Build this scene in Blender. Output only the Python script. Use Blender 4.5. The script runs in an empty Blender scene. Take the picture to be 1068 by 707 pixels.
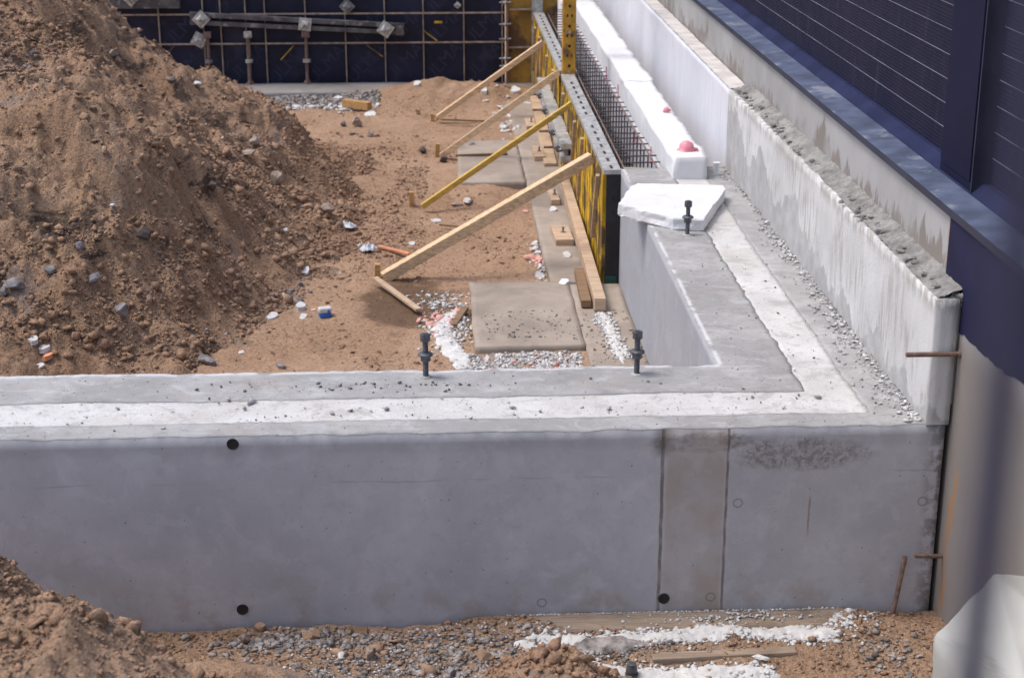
import bpy, math, random
import numpy as np
from mathutils import Vector, Matrix
random.seed(7)
R = math.radians
SC = bpy.context.scene
COL = SC.collection

# ------------------------------------------------------------------ camera, sky, sun, exposure
cam_d = bpy.data.cameras.new('camera'); cam = bpy.data.objects.new('camera', cam_d); COL.objects.link(cam)
cam_d.sensor_width = 36; cam_d.lens = 57.3; cam_d.clip_start = .05; cam_d.clip_end = 3000
cam.location = (0, -6.94, 2.83)
cam.rotation_euler = (R(90 - 18.9), 0, R(-2.7))
cam_d.dof.use_dof = True; cam_d.dof.focus_distance = 8.6; cam_d.dof.aperture_fstop = 4.2
SC.camera = cam

SUN_EL, SUN_AZ = 62, -82            # azimuth from +Y towards +X (the sun stands high on the left)
w = bpy.data.worlds.new('World'); SC.world = w; w.use_nodes = True
nt = w.node_tree; bg = nt.nodes['Background']
sky = nt.nodes.new('ShaderNodeTexSky'); sky.sky_type = 'NISHITA'; sky.sun_disc = False
sky.sun_elevation = R(SUN_EL); sky.sun_rotation = R(SUN_AZ); sky.air_density = 1.0; sky.dust_density = 3.5; sky.ozone_density = 1.2
nt.links.new(sky.outputs[0], bg.inputs[0]); bg.inputs[1].default_value = .15
sd = bpy.data.lights.new('sun', 'SUN'); so = bpy.data.objects.new('sun', sd); COL.objects.link(so)
sd.energy = 1.1; sd.angle = R(20); sd.color = (1, .95, .9)
to_sun = Vector((math.sin(R(SUN_AZ)) * math.cos(R(SUN_EL)), math.cos(R(SUN_AZ)) * math.cos(R(SUN_EL)), math.sin(R(SUN_EL))))
so.rotation_euler = to_sun.to_track_quat('Z', 'Y').to_euler()
SC.view_settings.view_transform = 'Standard'; SC.view_settings.look = 'None'
SC.view_settings.gamma = 1; SC.view_settings.use_curve_mapping = False
SC.view_settings.exposure = .60

# ------------------------------------------------------------------ numeric noise
_rs = np.random.RandomState(11)
_T = _rs.rand(512, 512).astype(np.float64)
def vnoise(x, y, seed=0):
    x = np.asarray(x, float) + seed * 17.31; y = np.asarray(y, float) + seed * 9.77
    xi = np.floor(x).astype(int); yi = np.floor(y).astype(int); fx = x - xi; fy = y - yi
    fx = fx * fx * fx * (fx * (fx * 6 - 15) + 10); fy = fy * fy * fy * (fy * (fy * 6 - 15) + 10)
    a = _T[xi % 512, yi % 512]; b = _T[(xi + 1) % 512, yi % 512]; c = _T[xi % 512, (yi + 1) % 512]; d = _T[(xi + 1) % 512, (yi + 1) % 512]
    return (a + (b - a) * fx) * (1 - fy) + (c + (d - c) * fx) * fy
def fbm(x, y, o=4, seed=0, gain=.5):
    s = 0; a = 1; t = 0; x = np.asarray(x, float); y = np.asarray(y, float)
    for i in range(o):
        s = s + a * (vnoise(x, y, seed + i * 3) - .5) * 2; t += a; a *= gain
        x, y = (x * .8 - y * .6) * 2.03, (x * .6 + y * .8) * 2.03
    return s / t
def ridged(x, y, o=3, seed=0):
    s = 0; a = 1; t = 0; x = np.asarray(x, float); y = np.asarray(y, float)
    for i in range(o):
        s = s + a * (1 - np.abs(2 * vnoise(x, y, seed + i * 5) - 1)); t += a; a *= .5; x, y = x * 2.1, y * 2.1
    return s / t
def sstep(a, b, x):
    t = np.clip((np.asarray(x, float) - a) / (b - a), 0, 1); return t * t * (3 - 2 * t)

# ------------------------------------------------------------------ materials
class G:
    def __init__(s, name):
        s.m = bpy.data.materials.new(name); s.m.use_nodes = True; s.t = s.m.node_tree; s.n = s.t.nodes; s.l = s.t.links
        s.b = s.n['Principled BSDF']; geo = s.n.new('ShaderNodeNewGeometry'); s.pos = geo.outputs['Position']; s.nor = geo.outputs['Normal']
        sp = s.n.new('ShaderNodeSeparateXYZ'); s.l.new(s.pos, sp.inputs[0]); s.x, s.y, s.z = sp.outputs
    def _in(s, sock, v):
        if isinstance(v, (int, float)): sock.default_value = v
        elif isinstance(v, tuple): sock.default_value = (*v, 1) if len(v) == 3 and sock.type == 'RGBA' else v
        else: s.l.new(v, sock)
    def map(s, scale=(1, 1, 1), rot=(0, 0, 0), vec=None):
        n = s.n.new('ShaderNodeMapping'); n.inputs['Scale'].default_value = scale; n.inputs['Rotation'].default_value = rot
        s.l.new(vec or s.pos, n.inputs[0]); return n.outputs[0]
    def noise(s, sc, det=4, ro=.55, vec=None, dist=0):
        n = s.n.new('ShaderNodeTexNoise'); n.inputs['Scale'].default_value = sc; n.inputs['Detail'].default_value = det
        n.inputs['Roughness'].default_value = ro; n.inputs['Distortion'].default_value = dist; s.l.new(vec or s.pos, n.inputs['Vector']); return n.outputs['Fac']
    def vor(s, sc, vec=None, feat='F1', rand=1):
        n = s.n.new('ShaderNodeTexVoronoi'); n.feature = feat; n.inputs['Scale'].default_value = sc; n.inputs['Randomness'].default_value = rand
        s.l.new(vec or s.pos, n.inputs['Vector']); return n.outputs['Distance']
    def vcol(s, sc, vec=None):
        n = s.n.new('ShaderNodeTexVoronoi'); n.inputs['Scale'].default_value = sc; s.l.new(vec or s.pos, n.inputs['Vector'])
        q = s.n.new('ShaderNodeSeparateColor'); s.l.new(n.outputs['Color'], q.inputs[0]); return q.outputs[0]
    def ma(s, op, a, b=0., c=0., clamp=False):
        n = s.n.new('ShaderNodeMath'); n.operation = op; n.use_clamp = clamp
        for i, v in enumerate((a, b, c)): s._in(n.inputs[i], v)
        return n.outputs[0]
    def sm(s, v, a, b, lo=0., hi=1.):
        n = s.n.new('ShaderNodeMapRange'); n.interpolation_type = 'SMOOTHSTEP'
        for k, q in (('From Min', a), ('From Max', b), ('To Min', lo), ('To Max', hi)): n.inputs[k].default_value = q
        s._in(n.inputs['Value'], v); return n.outputs[0]
    def band(s, v, c, hw, soft=.5):           # 1 where |v-c|<hw
        return s.sm(s.ma('ABSOLUTE', s.ma('SUBTRACT', v, c)), hw * (1 + soft), hw * (1 - soft))
    def mix(s, f, a, b, mode='MIX'):
        n = s.n.new('ShaderNodeMix'); n.data_type = 'RGBA'; n.blend_type = mode
        s._in(n.inputs['Factor'], f); s._in(n.inputs[6], a); s._in(n.inputs[7], b); return n.outputs[2]
    def bump(s, h, st=.3, d=.01, nrm=None):
        n = s.n.new('ShaderNodeBump'); n.inputs['Strength'].default_value = st; n.inputs['Distance'].default_value = d
        s._in(n.inputs['Height'], h)
        if nrm: s.l.new(nrm, n.inputs['Normal'])
        return n.outputs[0]
    def out(s, col, rough=.85, nrm=None, metal=0., spec=.3):
        s._in(s.b.inputs['Base Color'], col); s._in(s.b.inputs['Roughness'], rough); s._in(s.b.inputs['Metallic'], metal)
        s.b.inputs['Specular IOR Level'].default_value = spec
        if nrm: s.l.new(nrm, s.b.inputs['Normal'])
        return s.m
def simple(name, col, rough=.7, var=.25, sc=8, metal=0., spec=.3, bs=.25, dirt=None, dirt_t=.6):
    g = G(name); n = g.noise(sc, 5); c = g.mix(g.sm(n, .3, .7), tuple(k * (1 - var) for k in col), tuple(min(k * (1 + var), .95) for k in col))
    if dirt: c = g.mix(g.sm(g.noise(sc * .6, 6, .65), dirt_t - .06, dirt_t + .06), c, dirt)
    return g.out(c, rough, g.bump(g.noise(sc * 8, 4), bs, .004), metal, spec)

MAT = {}
def soil(name, base, light, dark, grey=None, wet=None, gscale=1.0, damp=False):
    g = G(name)
    n1 = g.noise(1.1, 5, .6, dist=.4); n2 = g.noise(7, 6, .65); n3 = g.noise(45, 6, .7); n4 = g.noise(190, 3, .6)
    c = g.mix(g.sm(n1, .35, .65), base, light)
    c = g.mix(g.sm(n2, .52, .75, 0, .75), c, dark)
    c = g.mix(g.sm(n3, .35, .68, 0, .55), c, tuple(k * 1.35 for k in light))
    c = g.mix(g.sm(n3, .5, .3, 0, .6), c, tuple(k * .55 for k in dark))
    c = g.mix(g.sm(n4, .58, .72, 0, .5), c, tuple(k * 1.6 for k in light))
    if grey: c = g.mix(g.ma('MULTIPLY', g.sm(g.noise(2.3, 5, .6), .56, .68), .6), c, grey)
    if damp:
        dn = g.noise(1.6, 7, .68, g.map((1, 1, 1.6), (0, 0, .4)), dist=.8); c = g.mix(g.sm(dn, .54, .62, 0, .85), c, (.062, .047, .040))
    if wet:
        for (cx, cy, r) in wet:
            d = g.ma('SQRT', g.ma('ADD', g.ma('POWER', g.ma('SUBTRACT', g.x, cx), 2.), g.ma('MULTIPLY', g.ma('POWER', g.ma('SUBTRACT', g.y, cy), 2.), .35)))
            d = g.ma('ADD', d, g.ma('MULTIPLY', g.ma('SUBTRACT', g.noise(4, 5), .5), .5))
            c = g.mix(g.sm(d, r, r * .7, 0, .8), c, tuple(k * .38 for k in base))
    h = g.ma('ADD', g.ma('MULTIPLY', g.noise(28, 9, .78), .6), g.ma('MULTIPLY', g.vor(75), .22)); h = g.ma('ADD', h, g.ma('MULTIPLY', g.vor(170), .10))
    return g.out(c, .95, g.bump(h, 1.0, .035 * gscale), spec=.12)
MAT['mound'] = soil('loose_soil', (.29, .178, .110), (.39, .258, .17), (.13, .086, .062), grey=(.28, .225, .19), damp=True)
MAT['floor'] = soil('trodden_soil', (.275, .172, .108), (.36, .24, .16), (.16, .098, .062), wet=[(-.25, 5.0, .42), (.15, 4.55, .2)], gscale=.4)
MAT['front'] = soil('pit_soil', (.30, .19, .12), (.41, .28, .19), (.15, .095, .065), grey=(.27, .235, .22), gscale=.8)
MAT['clod'] = soil('soil_clod', (.28, .172, .108), (.38, .25, .17), (.15, .10, .074), gscale=.5)

def concrete(name, base, var=.12, brown=0., front=False, top=False):
    g = G(name); dk = tuple(k * (1 - var * 1.6) for k in base); lt = tuple(k * (1 + var) for k in base)
    n1 = g.noise(1.7, 6, .6, dist=.3); n2 = g.noise(16, 6, .65); n3 = g.noise(120, 4, .6)
    c = g.mix(g.sm(n1, .3, .7), dk, lt)
    c = g.mix(g.sm(n2, .5, .72, 0, .35), c, tuple(k * .72 for k in base))
    c = g.mix(g.sm(n3, .55, .75, 0, .3), c, tuple(k * 1.35 for k in base))
    pore = g.ma('MULTIPLY', g.sm(g.vor(26), .13, .07), g.sm(g.vcol(26), .80, .86))
    pore2 = g.ma('MULTIPLY', g.sm(g.vor(70), .16, .08), g.sm(g.vcol(70), .86, .9))
    pore = g.ma('MAXIMUM', pore, pore2)
    c = g.mix(g.ma('MULTIPLY', pore, .7), c, tuple(k * .25 for k in base))
    if brown: c = g.mix(g.sm(g.noise(2.6, 6, .65), .5, .72, 0, brown), c, (.33, .25, .18))
    h = g.ma('SUBTRACT', g.ma('MULTIPLY', g.noise(60, 5, .7), .25), pore)
    c = g.mix(g.sm(g.noise(260, 2, .6), .42, .62, 0, .22), c, tuple(k * .62 for k in base)); c = g.mix(g.sm(g.noise(5.5, 7, .7, dist=.5), .52, .60, 0, .22), c, tuple(min(k * 1.28, .9) for k in base))
    nb = None
    if top:
        sw = g.noise(4.2, 8, .68, g.map((1, 1.7, 1), (0, 0, .5)), dist=.9)
        c = g.mix(g.sm(sw, .53, .64, 0, .6), c, (.46, .46, .47)); c = g.mix(g.sm(sw, .47, .34, 0, .6), c, tuple(k * .68 for k in base))
        grit = g.ma('MULTIPLY', g.sm(g.vor(55), .3, .15), g.sm(g.vcol(55), .86, .9))
        c = g.mix(g.sm(g.noise(9, 7, .72), .54, .62, 0, .35), c, tuple(k * .66 for k in base))
        edgew = g.ma('MAXIMUM', g.ma('MULTIPLY', g.band(g.x, 1.437, .010, .9), g.sm(g.y, .83, .86)), g.ma('MULTIPLY', g.band(g.y, .835, .02, .9), g.sm(g.x, 1.5, 1.4))); c = g.mix(g.ma('MULTIPLY', edgew, g.sm(g.noise(6, 5), .4, .5, 0, .8)), c, (.60, .60, .61))
        c = g.mix(g.ma('MULTIPLY', grit, g.sm(g.noise(3, 4), .42, .58)), c, (.12, .105, .10))
        h = g.ma('ADD', g.noise(35, 7, .75), grit)
    if front:
        # rough darker band under the top edge, honeycombed patch, panel joints, warm stain between the joints
        nz = g.ma('ADD', g.z, g.ma('MULTIPLY', g.ma('SUBTRACT', g.noise(5, 5), .5), .10))
        c = g.mix(g.ma('MULTIPLY', g.sm(nz, -.11, -.07), .14), c, (.17, .165, .165))
        def ell(cx, cz, rx, rz): return g.ma('ADD', g.ma('POWER', g.ma('ABSOLUTE', g.ma('DIVIDE', g.ma('SUBTRACT', g.x, cx), rx)), 2.), g.ma('POWER', g.ma('ABSOLUTE', g.ma('DIVIDE', g.ma('SUBTRACT', g.z, cz), rz)), 2.))
        d = g.ma('MINIMUM', ell(1.22, -.065, .24, .05), ell(1.66, -.13, .33, .085)); d = g.ma('ADD', d, g.ma('MULTIPLY', g.ma('SUBTRACT', g.noise(9, 6, .7), .5), 2.6))
        hc = g.sm(d, 1.35, .3); v = g.noise(34, 6, .75, dist=.5)
        c = g.mix(g.ma('MULTIPLY', hc, g.sm(v, .42, .60, .10, .7)), c, (.17, .15, .145))
        c = g.mix(g.ma('MULTIPLY', hc, g.sm(g.noise(12, 4), .6, .7, 0, .6)), c, (.28, .17, .10))
        wob = g.ma('ADD', g.x, g.ma('MULTIPLY', g.ma('SUBTRACT', g.noise(9, 4), .5), .012))
        s1 = g.band(wob, 1.03, .0075); s2 = g.band(wob, 1.335, .0055)
        sm_ = g.ma('MULTIPLY', g.ma('MAXIMUM', s1, s2), g.sm(g.noise(7, 4, vec=g.map((1, 1, 2))),   .3, .55, .5, .8))
        c = g.mix(sm_, c, (.13, .105, .085))
        sc_ = g.ma('MULTIPLY', g.band(g.x, 1.03, .035, 1), g.sm(g.z, -.16, -.1)); c = g.mix(g.ma('MULTIPLY', sc_, .7), c, (.14, .115, .10))
        mid = g.ma('MULTIPLY', g.sm(g.x, 1.03, 1.06), g.sm(g.x, 1.335, 1.31))
        c = g.mix(g.ma('MULTIPLY', mid, g.sm(g.noise(4, 5), .32, .62, .25, .7)), c, (.37, .31, .255))
        c = g.mix(g.ma('MULTIPLY', g.band(g.ma('ADD', g.x, g.ma('MULTIPLY', g.noise(20, 3), .01)), 1.735, .004, .9), g.ma('MULTIPLY', g.sm(g.z, -.34, -.38), g.sm(g.z, -.58, -.5))), c, (.31, .23, .17))
        c = g.mix(g.ma('MULTIPLY', g.band(g.ma('ADD', g.z, g.ma('MULTIPLY', g.noise(2, 4), .06)), -.20, .004, .9), g.sm(g.noise(2.2, 3), .5, .6, 0, .35)), c, (.2, .2, .2))
        c = g.mix(g.ma('MULTIPLY', g.sm(g.z, -.62, -.93), g.sm(g.noise(5, 6, .7), .45, .62, 0, .45)), c, (.33, .26, .20))
        c = g.mix(g.sm(g.noise(13, 4, .6, g.map((1, 1, .10))), .60, .74, 0, .08), c, (.55, .55, .57))
        mot = g.noise(4.5, 6, .6); c = g.mix(g.sm(mot, .52, .66, 0, .25), c, tuple(k * 1.3 for k in base))
        for (rx, rz) in ((1.39, -.38), (2.27, -.39), (1.28, -.87), (.47, -.88)):
            rr = g.ma('SQRT', g.ma('ADD', g.ma('POWER', g.ma('SUBTRACT', g.x, rx), 2.), g.ma('POWER', g.ma('SUBTRACT', g.z, rz), 2.)))
            c = g.mix(g.ma('MULTIPLY', g.band(rr, .021, .0035), .55), c, (.13, .125, .12))
        h = g.ma('ADD', h, g.ma('MULTIPLY', hc, g.ma('MULTIPLY', v, 3.))); h = g.ma('SUBTRACT', h, g.ma('MULTIPLY', sm_, 1.5))
        edge = g.sm(g.x, 2.24, 2.33); c = g.mix(g.ma('MULTIPLY', edge, g.sm(g.noise(14, 6, .7), .42, .55, 0, .8)), c, (.17, .16, .155))
    return g.out(c, .9, g.bump(h, .5, .006), spec=.25)
MAT['c_front'] = concrete('formed_concrete', (.46, .455, .475), .08, front=True)
MAT['c_top'] = concrete('trowelled_concrete', (.36, .355, .35), .12, brown=.25, top=True)
MAT['c_side'] = concrete('smooth_concrete', (.37, .38, .41), .05)
MAT['c_slab'] = concrete('dusty_slab_concrete', (.35, .295, .245), .16, brown=.35)
MAT['c_foot'] = concrete('footing_concrete', (.29, .27, .255), .14, brown=.3)
# building plinth: pale concrete with brown drips and smears above the insulation, rust runs low down
g = G('plinth_concrete'); n1 = g.noise(1.5, 6, .6); c = g.mix(g.sm(n1, .3, .7), (.31, .305, .30), (.40, .395, .40))
st = g.noise(5.5, 7, .72, g.map((1, 1, .30))); lim = g.ma('ADD', g.ma('MULTIPLY', st, .75), g.ma('MULTIPLY', g.noise(1.3, 3), .25))
up = g.ma('SUBTRACT', lim, g.ma('MULTIPLY', g.ma('SUBTRACT', g.z, .6), 1.05))
mk = g.ma('MULTIPLY', g.ma('MULTIPLY', g.sm(up, .35, .41), g.sm(g.noise(1.6, 4), .38, .52, .15, 1)), g.ma('MULTIPLY', g.sm(g.z, .5, .55), g.sm(g.y, .3, .36)))
c = g.mix(g.ma('MULTIPLY', mk, .8), c, (.20, .17, .145))
c = g.mix(g.ma('MULTIPLY', g.sm(g.noise(30, 5, vec=g.map((1, 1, .05))), .6, .75), .3), c, (.25, .23, .21))
lowm = g.sm(g.z, .55, .35)
c = g.mix(g.ma('MULTIPLY', lowm, g.sm(n1, .2, .7, .75, 1.)), c, (.235, .21, .185))
wy = g.ma('ADD', g.y, g.ma('MULTIPLY', g.ma('SUBTRACT', g.noise(2.4, 3), .5), .25))
rust = g.ma('MULTIPLY', g.ma('MAXIMUM', g.band(wy, .12, .02, .9), g.band(wy, -.09, .022, .9)), g.ma('MULTIPLY', g.sm(g.z, -.1, -.25), g.sm(g.noise(9, 5, vec=g.map((1, 1, .2))), .35, .6, .2, 1)))
c = g.mix(g.ma('MULTIPLY', rust, 1.0), c, (.42, .19, .05))
MAT['plinth'] = g.out(c, .85, g.bump(g.noise(45, 6, .7), .3, .005))
# EPS
g = G('clean_foam'); n = g.noise(3, 4); c = g.mix(g.sm(n, .3, .7), (.70, .70, .71), (.78, .78, .79))
c = g.mix(g.ma('MULTIPLY', g.sm(g.vor(18), .12, .06), g.sm(g.vcol(18), .9, .93)), c, (.45, .38, .36))
c = g.mix(g.sm(g.noise(7, 6, .7), .56, .70, 0, .35), c, (.52, .51, .50))
MAT['eps'] = g.out(c, .8, g.bump(g.ma('ADD', g.vor(160), g.noise(14, 5)), .45, .008))
g = G('foam_lining'); n = g.noise(1.2, 5); c = g.mix(g.sm(n, .3, .75), (.60, .605, .65), (.70, .70, .74))
c = g.mix(g.ma('MULTIPLY', g.sm(g.noise(22, 5, vec=g.map((1, 1, .04))), .5, .7), .35), c, (.50, .48, .47))
c = g.mix(g.ma('MULTIPLY', g.sm(g.noise(6, 5), .66, .74), .4), c, (.45, .40, .36))
MAT['eps_wall'] = g.out(c, .85, g.bump(g.vor(140), .2, .004))
g = G('trodden_foam'); c = g.mix(g.sm(g.noise(2.5, 5), .3, .7), (.50, .49, .475), (.63, .625, .615))
c = g.mix(g.sm(g.noise(11, 7, .7), .52, .66, 0, .75), c, (.42, .40, .375)); c = g.mix(g.sm(g.noise(70, 5, .7), .54, .66, 0, .5), c, (.38, .36, .34)); c = g.mix(g.sm(g.noise(1.6, 5, .6), .5, .66, 0, .5), c, (.50, .47, .43))
sp_ = g.ma('MULTIPLY', g.sm(g.vor(30), .24, .12), g.sm(g.vcol(30), .80, .86)); c = g.mix(g.ma('MULTIPLY', sp_, .85), c, (.17, .15, .14))
sp_ = g.ma('MULTIPLY', g.sm(g.vor(85), .3, .15), g.sm(g.vcol(85), .84, .88)); c = g.mix(g.ma('MULTIPLY', sp_, .7), c, (.25, .22, .20))
c = g.mix(g.ma('MULTIPLY', g.sm(g.noise(24, 3, vec=g.map((.12, 1, 1), (0, 0, .6))), .62, .68), .35), c, (.38, .36, .35))
dd = g.noise(3.5, 8, .72, dist=.6); c = g.mix(g.sm(dd, .54, .62, 0, .6), c, (.36, .35, .335)); MAT['eps_dirty'] = g.out(c, .85, g.bump(g.ma('SUBTRACT', g.noise(40, 6, .7), sp_), .6, .008))
g = G('smeared_foam')   # insulation board with grey adhesive smears at the foot and vertical streaks
c = g.mix(g.sm(g.noise(2, 4), .3, .7), (.52, .515, .51), (.64, .64, .635))
c = g.mix(g.ma('MULTIPLY', g.ma('MULTIPLY', g.sm(g.noise(20, 7, .75, g.map((1, 1, .14)), .8), .47, .58), g.sm(g.noise(2.6, 5), .42, .58, .1, 1)), .8), c, (.36, .345, .32))
lim = g.ma('ADD', g.ma('MULTIPLY', g.noise(1.9, 3, .5, g.map((1, 1, .1))), .9), g.ma('MULTIPLY', g.noise(9, 6, .7, g.map((1, 1, .6))), .22))
lim = g.ma('ADD', lim, g.sm(g.y, .6, 5.2, -.47, -.12))
mk = g.sm(g.ma('SUBTRACT', lim, g.z), -.012, .012)
gc = g.mix(g.sm(g.noise(6, 6, .65), .35, .7), (.36, .355, .35), (.48, .475, .47)); c = g.mix(mk, c, gc)
c = g.mix(g.ma('MULTIPLY', g.sm(g.z, .5, .6), g.sm(g.noise(15, 5, .7, g.map((1, 1, .3))), .42, .58)), c, (.36, .34, .315))
MAT['eps_smear'] = g.out(c, .88, g.bump(g.ma('ADD', g.noise(50, 6, .7), g.noise(14, 4, vec=g.map((1, 1, .15)))), .5, .01))
g = G('mortar'); c = g.mix(g.sm(g.noise(7, 7, .7), .35, .65), (.27, .255, .24), (.46, .45, .43)); MAT['mortar'] = g.out(c, .95, g.bump(g.noise(30, 7, .75, dist=.6), 1, .03))
def wood(name, base, rot=(0, 0, 0), dirt=.25):
    g = G(name); v = g.map((1.2, 22, 22), rot); n = g.noise(3, 6, .6, v, .6)
    c = g.mix(g.sm(n, .3, .7), tuple(k * .72 for k in base), tuple(min(k * 1.2, .9) for k in base))
    c = g.mix(g.sm(g.noise(5, 6, .65), .52, .72, 0, dirt), c, (.20, .15, .11))
    kn = g.ma('MULTIPLY', g.sm(g.vor(3.1), .05, .02), .8); c = g.mix(kn, c, (.16, .08, .035))
    return g.out(c, .8, g.bump(n, .3, .004))
MAT['wood_x'] = wood('sawn_timber', (.72, .51, .31), (0, R(38), 0), .30)
MAT['wood_x2'] = wood('varnished_timber', (.60, .40, .10), (0, R(38), 0), .25)
MAT['wood_y'] = wood('weathered_timber', (.52, .38, .26), (0, 0, R(90)), .45)
MAT['wood_flat'] = wood('ground_timber', (.33, .255, .19), (0, 0, 0), .75)
MAT['wood_dark'] = wood('old_timber', (.24, .15, .085), (0, 0, 0), .5)
MAT['wood_ochre'] = wood('ochre_timber', (.50, .30, .12), (0, 0, R(10)), .3)
MAT['yellow'] = simple('worn_yellow_paint', (.60, .37, .02), .6, .35, 6, dirt=(.13, .085, .035), dirt_t=.50)
MAT['orange'] = simple('worn_orange_paint', (.50, .26, .035), .6, .25, 9, dirt=(.16, .09, .05), dirt_t=.58)
MAT['brownpanel'] = simple('stained_panel', (.36, .20, .04), .6, .35, 3, dirt=(.12, .07, .04), dirt_t=.5)
MAT['steel'] = simple('galvanised_steel', (.44, .43, .41), .5, .25, 14, metal=.3, dirt=(.22, .19, .16), dirt_t=.62)
MAT['steel_d'] = simple('dull_steel', (.24, .235, .24), .55, .25, 12, metal=.35, dirt=(.14, .11, .09))
MAT['dullbeam'] = simple('muddy_steel', (.11, .10, .10), .6, .35, 9, metal=.2, dirt=(.30, .28, .27), dirt_t=.6)
MAT['slot'] = simple('slot_shadow', (.03, .026, .024), .9, .1)
MAT['bolt'] = simple('threaded_steel', (.115, .12, .135), .45, .3, 60, metal=.6, bs=.6)
MAT['rust'] = simple('rusty_steel', (.19, .125, .10), .85, .35, 40, bs=.5)
MAT['rebar'] = simple('reinforcing_steel', (.10, .085, .095), .7, .35, 30, metal=.2, bs=.5)
MAT['rail'] = simple('edge_rail', (.36, .28, .22), .7, .3, 12)
MAT['black'] = simple('black_plywood', (.022, .021, .024), .5, .3, 6, dirt=(.10, .09, .08), dirt_t=.68)
MAT['navy'] = simple('navy_plywood', (.012, .014, .035), .5, .35, 2.2, dirt=(.035, .035, .06), dirt_t=.6)
MAT['print'] = simple('faint_print', (.030, .031, .064), .6, .2)
MAT['green'] = simple('green_paint', (.02, .09, .07), .5, .3, 8)
MAT['washer'] = simple('cast_plate', (.50, .49, .46), .5, .25, 30, metal=.3, dirt=(.25, .22, .2))
MAT['siding'] = simple('navy_siding', (.012, .0125, .046), .6, .18, 1.2, spec=.12, bs=.05, dirt=(.024, .021, .042), dirt_t=.6)
g = G('navy_cladding'); n = g.noise(1.2, 5); c = g.mix(g.sm(n, .35, .65), (.010, .0105, .030), (.015, .0135, .034))
c = g.mix(g.sm(g.noise(2.2, 4), .55, .7, 0, .5), c, (.028, .020, .040))
sp_ = g.ma('MULTIPLY', g.sm(g.vor(16), .085, .03), g.sm(g.vcol(16), .72, .78)); c = g.mix(g.ma('MULTIPLY', sp_, .5), c, (.22, .22, .26))
c = g.mix(g.sm(g.noise(18, 4, vec=g.map((1, 1, .12))), .58, .72, 0, .22), c, (.07, .07, .095))
MAT['siding'] = g.out(c, g.sm(g.noise(5, 4), .3, .7, .5, .7), spec=.15)
MAT['pilaster'] = simple('navy_metal', (.010, .0105, .034), .6, .12, 2, spec=.12, bs=.05)
MAT['edge_glint'] = simple('siding_edge_highlight', (.17, .17, .23), .5, .3, 3, spec=.3, bs=.05)  # paler colour paints in the highlight along the siding board edges
MAT['coping'] = simple('blue_grey_coping', (.085, .105, .165), .6, .3, 5, spec=.2, bs=.15, dirt=(.21, .23, .28), dirt_t=.6)
MAT['flash'] = simple('dark_flashing', (.020, .024, .065), .75, .2, 3, spec=.08, bs=.05)
MAT['copedge'] = simple('coping_edge', (.03, .032, .055), .5, .2, 4)
MAT['paint'] = simple('navy_wall_paint', (.014, .015, .048), .6, .2, 3, spec=.15, bs=.1)
MAT['stone'] = simple('pale_stone', (.33, .26, .215), .9, .35, 14, bs=.6)
MAT['stone_grey'] = simple('grey_stone', (.22, .205, .205), .9, .35, 20, bs=.6)
MAT['stone_dark'] = simple('dark_stone', (.11, .085, .075), .9, .3, 12, bs=.6)
MAT['stone_brown'] = simple('brown_stone', (.34, .225, .15), .9, .25, 12, bs=.6)
MAT['gravel'] = simple('grey_gravel', (.26, .235, .22), .9, .6, 18, bs=.5)
MAT['grit'] = simple('dark_grit', (.17, .155, .15), .9, .4, 30)
MAT['cement_lump'] = simple('mortar_lump', (.40, .39, .38), .9, .3, 20, bs=.6)
MAT['foam_bit'] = simple('foam_scrap', (.60, .59, .57), .85, .1, 20, bs=.5)
MAT['foam_pink'] = simple('pink_foam', (.66, .36, .30), .8, .25, 14, bs=.5)
MAT['pink'] = simple('pink_plastic', (.72, .25, .30), .45, .15, 10, spec=.5)
MAT['tarp'] = simple('woven_sheet', (.42, .42, .39), .7, .07, 2, bs=.3)
MAT['blue'] = simple('blue_film', (.04, .16, .55), .4, .15)
MAT['film'] = simple('clear_film', (.50, .53, .58), .3, .2, 20, spec=.6)
MAT['orange_bit'] = simple('orange_foam', (.68, .30, .17), .8, .2)
MAT['cable'] = simple('dark_post_paint', (.035, .037, .075), .6, .1)

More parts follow.
